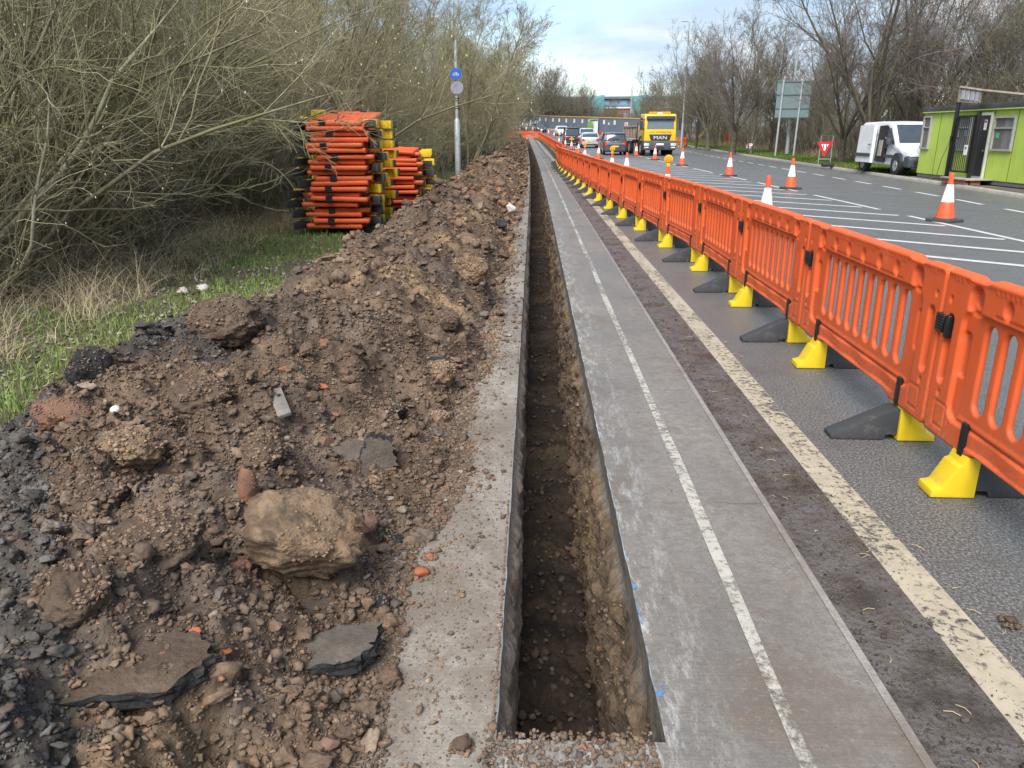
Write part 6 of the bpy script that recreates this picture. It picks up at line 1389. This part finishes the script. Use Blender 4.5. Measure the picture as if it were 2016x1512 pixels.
# triangular sign on a frame
M_sred = simple('sign_red', (.50, .02, .028), .4)
TS = thing('triangle_sign', 'red triangular road narrows sign hung point down in a grey wire frame', 'road sign', (13.98, 38.6, .12), R(-8))
m = MB(); m.tube([(-.34, 0, 0), (-.34, 0, 1.38), (.20, 0, 1.38), (.20, 0, 0)], .016, 6); m.tube([(-.34, 0, .32), (.20, 0, .32)], .014, 6); m.tube([(-.34, 0, .3), (-.55, .5, 0)], .014, 6); m.tube([(.20, 0, .3), (.35, .5, 0)], .014, 6); m.obj('frame', M_galv, TS)
def _sc(P): return [(-.13 + (x + .13) * .86, .80 + (z - .80) * .86) for x, z in P]
m = MB(); m.prism(_sc([(-.52, 1.17), (-.55, 1.12), (-.17, .42), (-.11, .42), (.27, 1.12), (.24, 1.17)]), -.03, -.022, 'y'); tr = m.obj('plate', M_sred, TS)
m = MB(); m.prism(_sc([(-.33, 1.03), (-.135, .66), (.06, 1.03)]), -.036, -.0305, 'y'); m.obj('white_field', M_wht, tr)
m = MB()
for a in (-.23, -.09): m.prism(_sc([(a, 1.02), (a + .045, 1.02), (a + .05, .9), (a + .085, .80), (a + .05, .79), (a + .0, .88)]), -.042, -.0365, 'y')
m.obj('symbol', M_ink, tr)
SB = MB().box((0, 0, .1), (.55, .32, .2)).mesh('sandbag', M_black, bev=.09, seg=4); o = link('sandbag', SB); o.location = (13.94, 38.2, .105); tag(o, 'black sandbag weighing down the triangle sign frame', 'sandbag')
q = at(1478, 262, 60); o = thing('notice_board', 'small white notice with red print among the roadside trees', 'notice', (float(q[0]), 60, .1), R(-6)); MB().tube([(0, .02, 0), (0, .02, .8)], .03, 6).obj('stake', M_tim, o); b_ = MB().box((0, 0, .62), (.40, .02, .32)).obj('board', M_wht, o); m = MB(); m.box((0, -.013, .70), (.30, .004, .05)); m.obj('red_band', M_red, b_); m = MB(); m.box((0, -.013, .60), (.30, .004, .03)); m.box((0, -.013, .54), (.26, .004, .03)); m.obj('print', M_ink, b_)

# ================================================================== hoarding, building
M_hoard = simple('grey_hoarding', (.115, .135, .165), .6, .1, .6); M_htop = simple('hoarding_orange_rail', (.58, .32, .085), .6, .15, 2)
hp = [(1.1, 158.), (6.0, 140.), (10.8, 124.), (14.6, 111.5), (18.4, 101.)]
Hd = thing('hoarding', 'long dark grey site hoarding with orange rails and pale notices', 'hoarding', (8, 130, 0), 0)
mw, mt, mb_ = MB(), MB(), MB()
def hpt(t):
    d = np.concatenate([[0], np.cumsum([math.dist(hp[i], hp[i + 1]) for i in range(4)])]); s = t * d[-1]; return float(np.interp(s, d, [a for a, b in hp])), float(np.interp(s, d, [b for a, b in hp]))
NP = 44
def hz(y): return float(np.interp(y, [101, 111, 124, 140, 158], [.75, 1.05, 1.45, 1.9, 2.42]))
for i in range(NP):
    a = hpt(i / NP); b = hpt((i + 1) / NP); za, zb = hz(a[1]), hz(b[1])
    for M_, lo, hi, dd in ((mw, -.3, 2.36, 0), (mt, 2.362, 2.48, .06), (mb_, -.05, .22, .07)):
        dx, dy = b[0] - a[0], b[1] - a[1]; L = math.hypot(dx, dy); nx, ny = dy / L * (.03 + dd), -dx / L * (.03 + dd)
        P = []
        for (p, zz) in ((a, za), (b, zb)):
            for s in (-1, 1):
                for h_ in (lo, hi): P.append((p[0] + s * nx - 8, p[1] + s * ny - 130, zz + h_))
        M_.add(P, [(0, 1, 3, 2), (4, 6, 7, 5), (0, 4, 5, 1), (2, 3, 7, 6), (1, 5, 7, 3), (0, 2, 6, 4)])
mw.obj('wall', M_hoard, Hd); mt.obj('top_rail', M_htop, Hd); mb_.obj('base_rail', M_htop, Hd)
M_hn = simple('hoarding_notice', (.62, .60, .56), .5)
dxy = np.array([hp[-1][0] - hp[0][0], hp[-1][1] - hp[0][1]]); ang = math.atan2(dxy[1], dxy[0])
def on_hoard(px):
    best = min(((abs(1008 + 1514 * float((np.array([*hpt(t), 2.]) - [0, 0, H]) @ _R) / float((np.array([*hpt(t), 2.]) - [0, 0, H]) @ _F) - px), t) for t in np.linspace(0, 1, 500))); return hpt(best[1])
def hbox(px, z, wd, ht, nm, mat, root=Hd, ox=8, oy=130, out=.10, fr=None):
    x, y = on_hoard(px); wz = hz(y); m = MB(); m.box((x - ox - .93 * out * .6, y - oy - out, wz + z), (wd, .02, ht), rz=ang); return m.obj(nm, mat, root)
for px in (1063, 1075, 1089, 1101, 1115, 1130.5, 1146.5, 1160, 1189.5, 1210): hbox(px, 1.75, .75, .62, 'notice', M_hn)
hbox(1198.5, 1.55, .5, .36, 'notice', M_hn); hbox(1233, 1.55, 1.2, .62, 'notice', M_hn); hbox(1233, 1.55, .8, .36, 'notice_print', simple('notice_orange', (.6, .28, .12), .5), out=.14)
x, y = on_hoard(1171); IB = thing('information_board', 'green and white information board fixed on the grey hoarding', 'notice board', (x, y, hz(y)), 0)
M_ib = rock_mat('board_picture', [(.38, (.10, .22, .03)), (.55, (.22, .34, .06)), (.7, (.45, .55, .28))], 2.2, 0, 10, .001, .5)
m = MB(); m.box((-.2, -.35, 1.12), (3.4, .04, 2.1), rz=ang); m.obj('board', M_wht, IB); m = MB(); m.box((-.75 + .0, -.30 + .62, 1.0), (2.0, .05, 1.75), rz=ang); m.obj('picture', M_ib, IB); m = MB(); m.box((-.24, -.40, 2.0), (3.4, .04, .22), rz=ang); m.obj('band', simple('dark_green', (.05, .12, .10), .5), IB)
q = at(1181, 262, 112); o = thing('triangle_sign', 'small dark triangular sign standing by the hoarding', 'road sign', (float(q[0]), 112, .85), 0); m = MB(); m.prism([(-.4, 1.0), (.4, 1.0), (0, .3)], 0, .02, 'y'); m.obj('plate', M_sred, o); m = MB(); m.prism([(-.25, .93), (.25, .93), (0, .5)], -.008, -.002, 'y'); m.obj('field', M_ink, o); MB().tube([(0, .03, 0), (0, .03, .95)], .02, 6).obj('post', M_galv, o)
M_rb = simple('red_brick', (.30, .095, .06), .8, .15, 2, .2); M_bw = simple('blue_grey_cladding', (.13, .19, .27), .5, .12, .5); M_net = simple('teal_netting', (.11, .24, .25), .8, .3, 1.5, .6, .2, 0, 3, .2); M_bg = simple('office_glass', (.18, .27, .36), .15, .2, 1)
bx = float(at(1200, 262, 250)[0]); BD = thing('office_building', 'distant red brick building with blue grey upper storey and roof', 'building', (bx, 250, 1.1), R(-6))
MB().box((0, 6, 3.9), (44, 12, 7.8)).obj('wall', M_rb, BD); MB().box((0, 6, 9.1), (44.4, 12.4, 2.6)).obj('upper_storey', M_bw, BD); MB().box((0, 6, 10.75), (46.4, 14.0, .7)).obj('roof', simple('roof_blue_grey', (.10, .15, .19), .5), BD); MB().box((0, -.25, 7.85), (44.6, .3, .35)).obj('ledge', M_wht, BD)
for i in range(16):
    w_ = MB().box((-20.3 + i * 2.7, -.24, 9.3), (2.2, .12, 1.7)).obj('window', M_bg, BD)
for i in range(9):
    for zf in (2.2, 5.6): MB().box((-19 + i * 4.7, -.05, zf), (1.9, .14, 1.5)).obj('window', M_bg, BD)
for a_, wd, lab in ((1171, 4.2, 'teal scaffold netting on the left half of the distant building'), (1256, 4.4, 'teal scaffold netting on the right corner of the distant building')):
    q = at(a_, 262, 247.5); o = thing('scaffold_netting', lab, 'netting', (float(q[0]), 247.4, 1.1), R(-6)); m = MB(); k = 14
    X = np.linspace(-wd / 2 - .5, wd / 2 + .5, k); rr_ = np.random.default_rng(3)
    Vn = [(x_, -.3 + .25 * math.sin(x_ * 3.1 + z_) + rr_.normal() * .05, z_ + (.5 if z_ > 8 else 0) * (x_ / wd)) for z_ in np.linspace(2.5, 11.2, 12) for x_ in X]; m.add(Vn, [(i * k + j, i * k + j + 1, (i + 1) * k + j + 1, (i + 1) * k + j) for i in range(11) for j in range(k - 1)]); no = m.obj('sheet', M_net, o, smooth=True); md = no.modifiers.new('thick', 'SOLIDIFY'); md.thickness = .08
# vehicles and stores glimpsed through the right hand trees
make_car('parked_car', 'white parked car glimpsed through the trees right of the lorry', 'car', gp(1590, 82), 1.3, P_wh)
make_car('parked_car', 'pale silver parked car glimpsed behind the road sign posts', 'car', gp(1440, 100), 1.4, P_lsil)
make_car('parked_van', 'blue parked van glimpsed below the road sign board', 'van', gp(1545, 90), 1.5, car_paint('mid_blue', (.03, .18, .42)), Hh=1.9, roof0=1.7, roof1=4.1, rear=4.25)
M_exy = simple('digger_yellow', (.70, .36, .03), .5, .2, 3)
q = gp(1400, 100); EX = thing('excavator', 'yellow excavator half hidden behind the trees right of the lorry', 'excavator', q, .5)
m = MB(); m.box((0, 0, .35), (.5, 3., .7)); m.box((1.8, 0, .35), (.5, 3., .7)); m.obj('track', M_trim, EX, bev=.1); m = MB(); m.box((.9, 0, 1.25), (2.3, 2.6, .9)); m.obj('body', M_exy, EX, bev=.1); m = MB(); m.box((.3, .6, 2.1), (1., 1.2, 1.1)); m.obj('cab', M_glass, EX, bev=.08); m = MB(); m.tube([(1.2, 1.2, 1.2), (1.2, 2.6, 1.5), (1.2, 3.4, .5)], .16, 6); m.obj('arm', M_exy, EX)
q = gp(1475, 88); o = thing('skip_container', 'rust red steel skip glimpsed behind the trees', 'skip', q, .1); m = MB(); m.box((0, 0, .75), (5, 2, 1.3), tp=(1.08, 1.1)); m.obj('tub', simple('rust_red', (.30, .07, .035), .7, .3, 2), o, bev=.03)
for i in range(6): MB().box((-2.2 + i * .88, -1.08, .75), (.1, .08, 1.2)).obj('rib', simple('rust_red_rib', (.26, .06, .03), .7), o) if i < 1 else None
# a little dropped panel of orange tape beside the far path
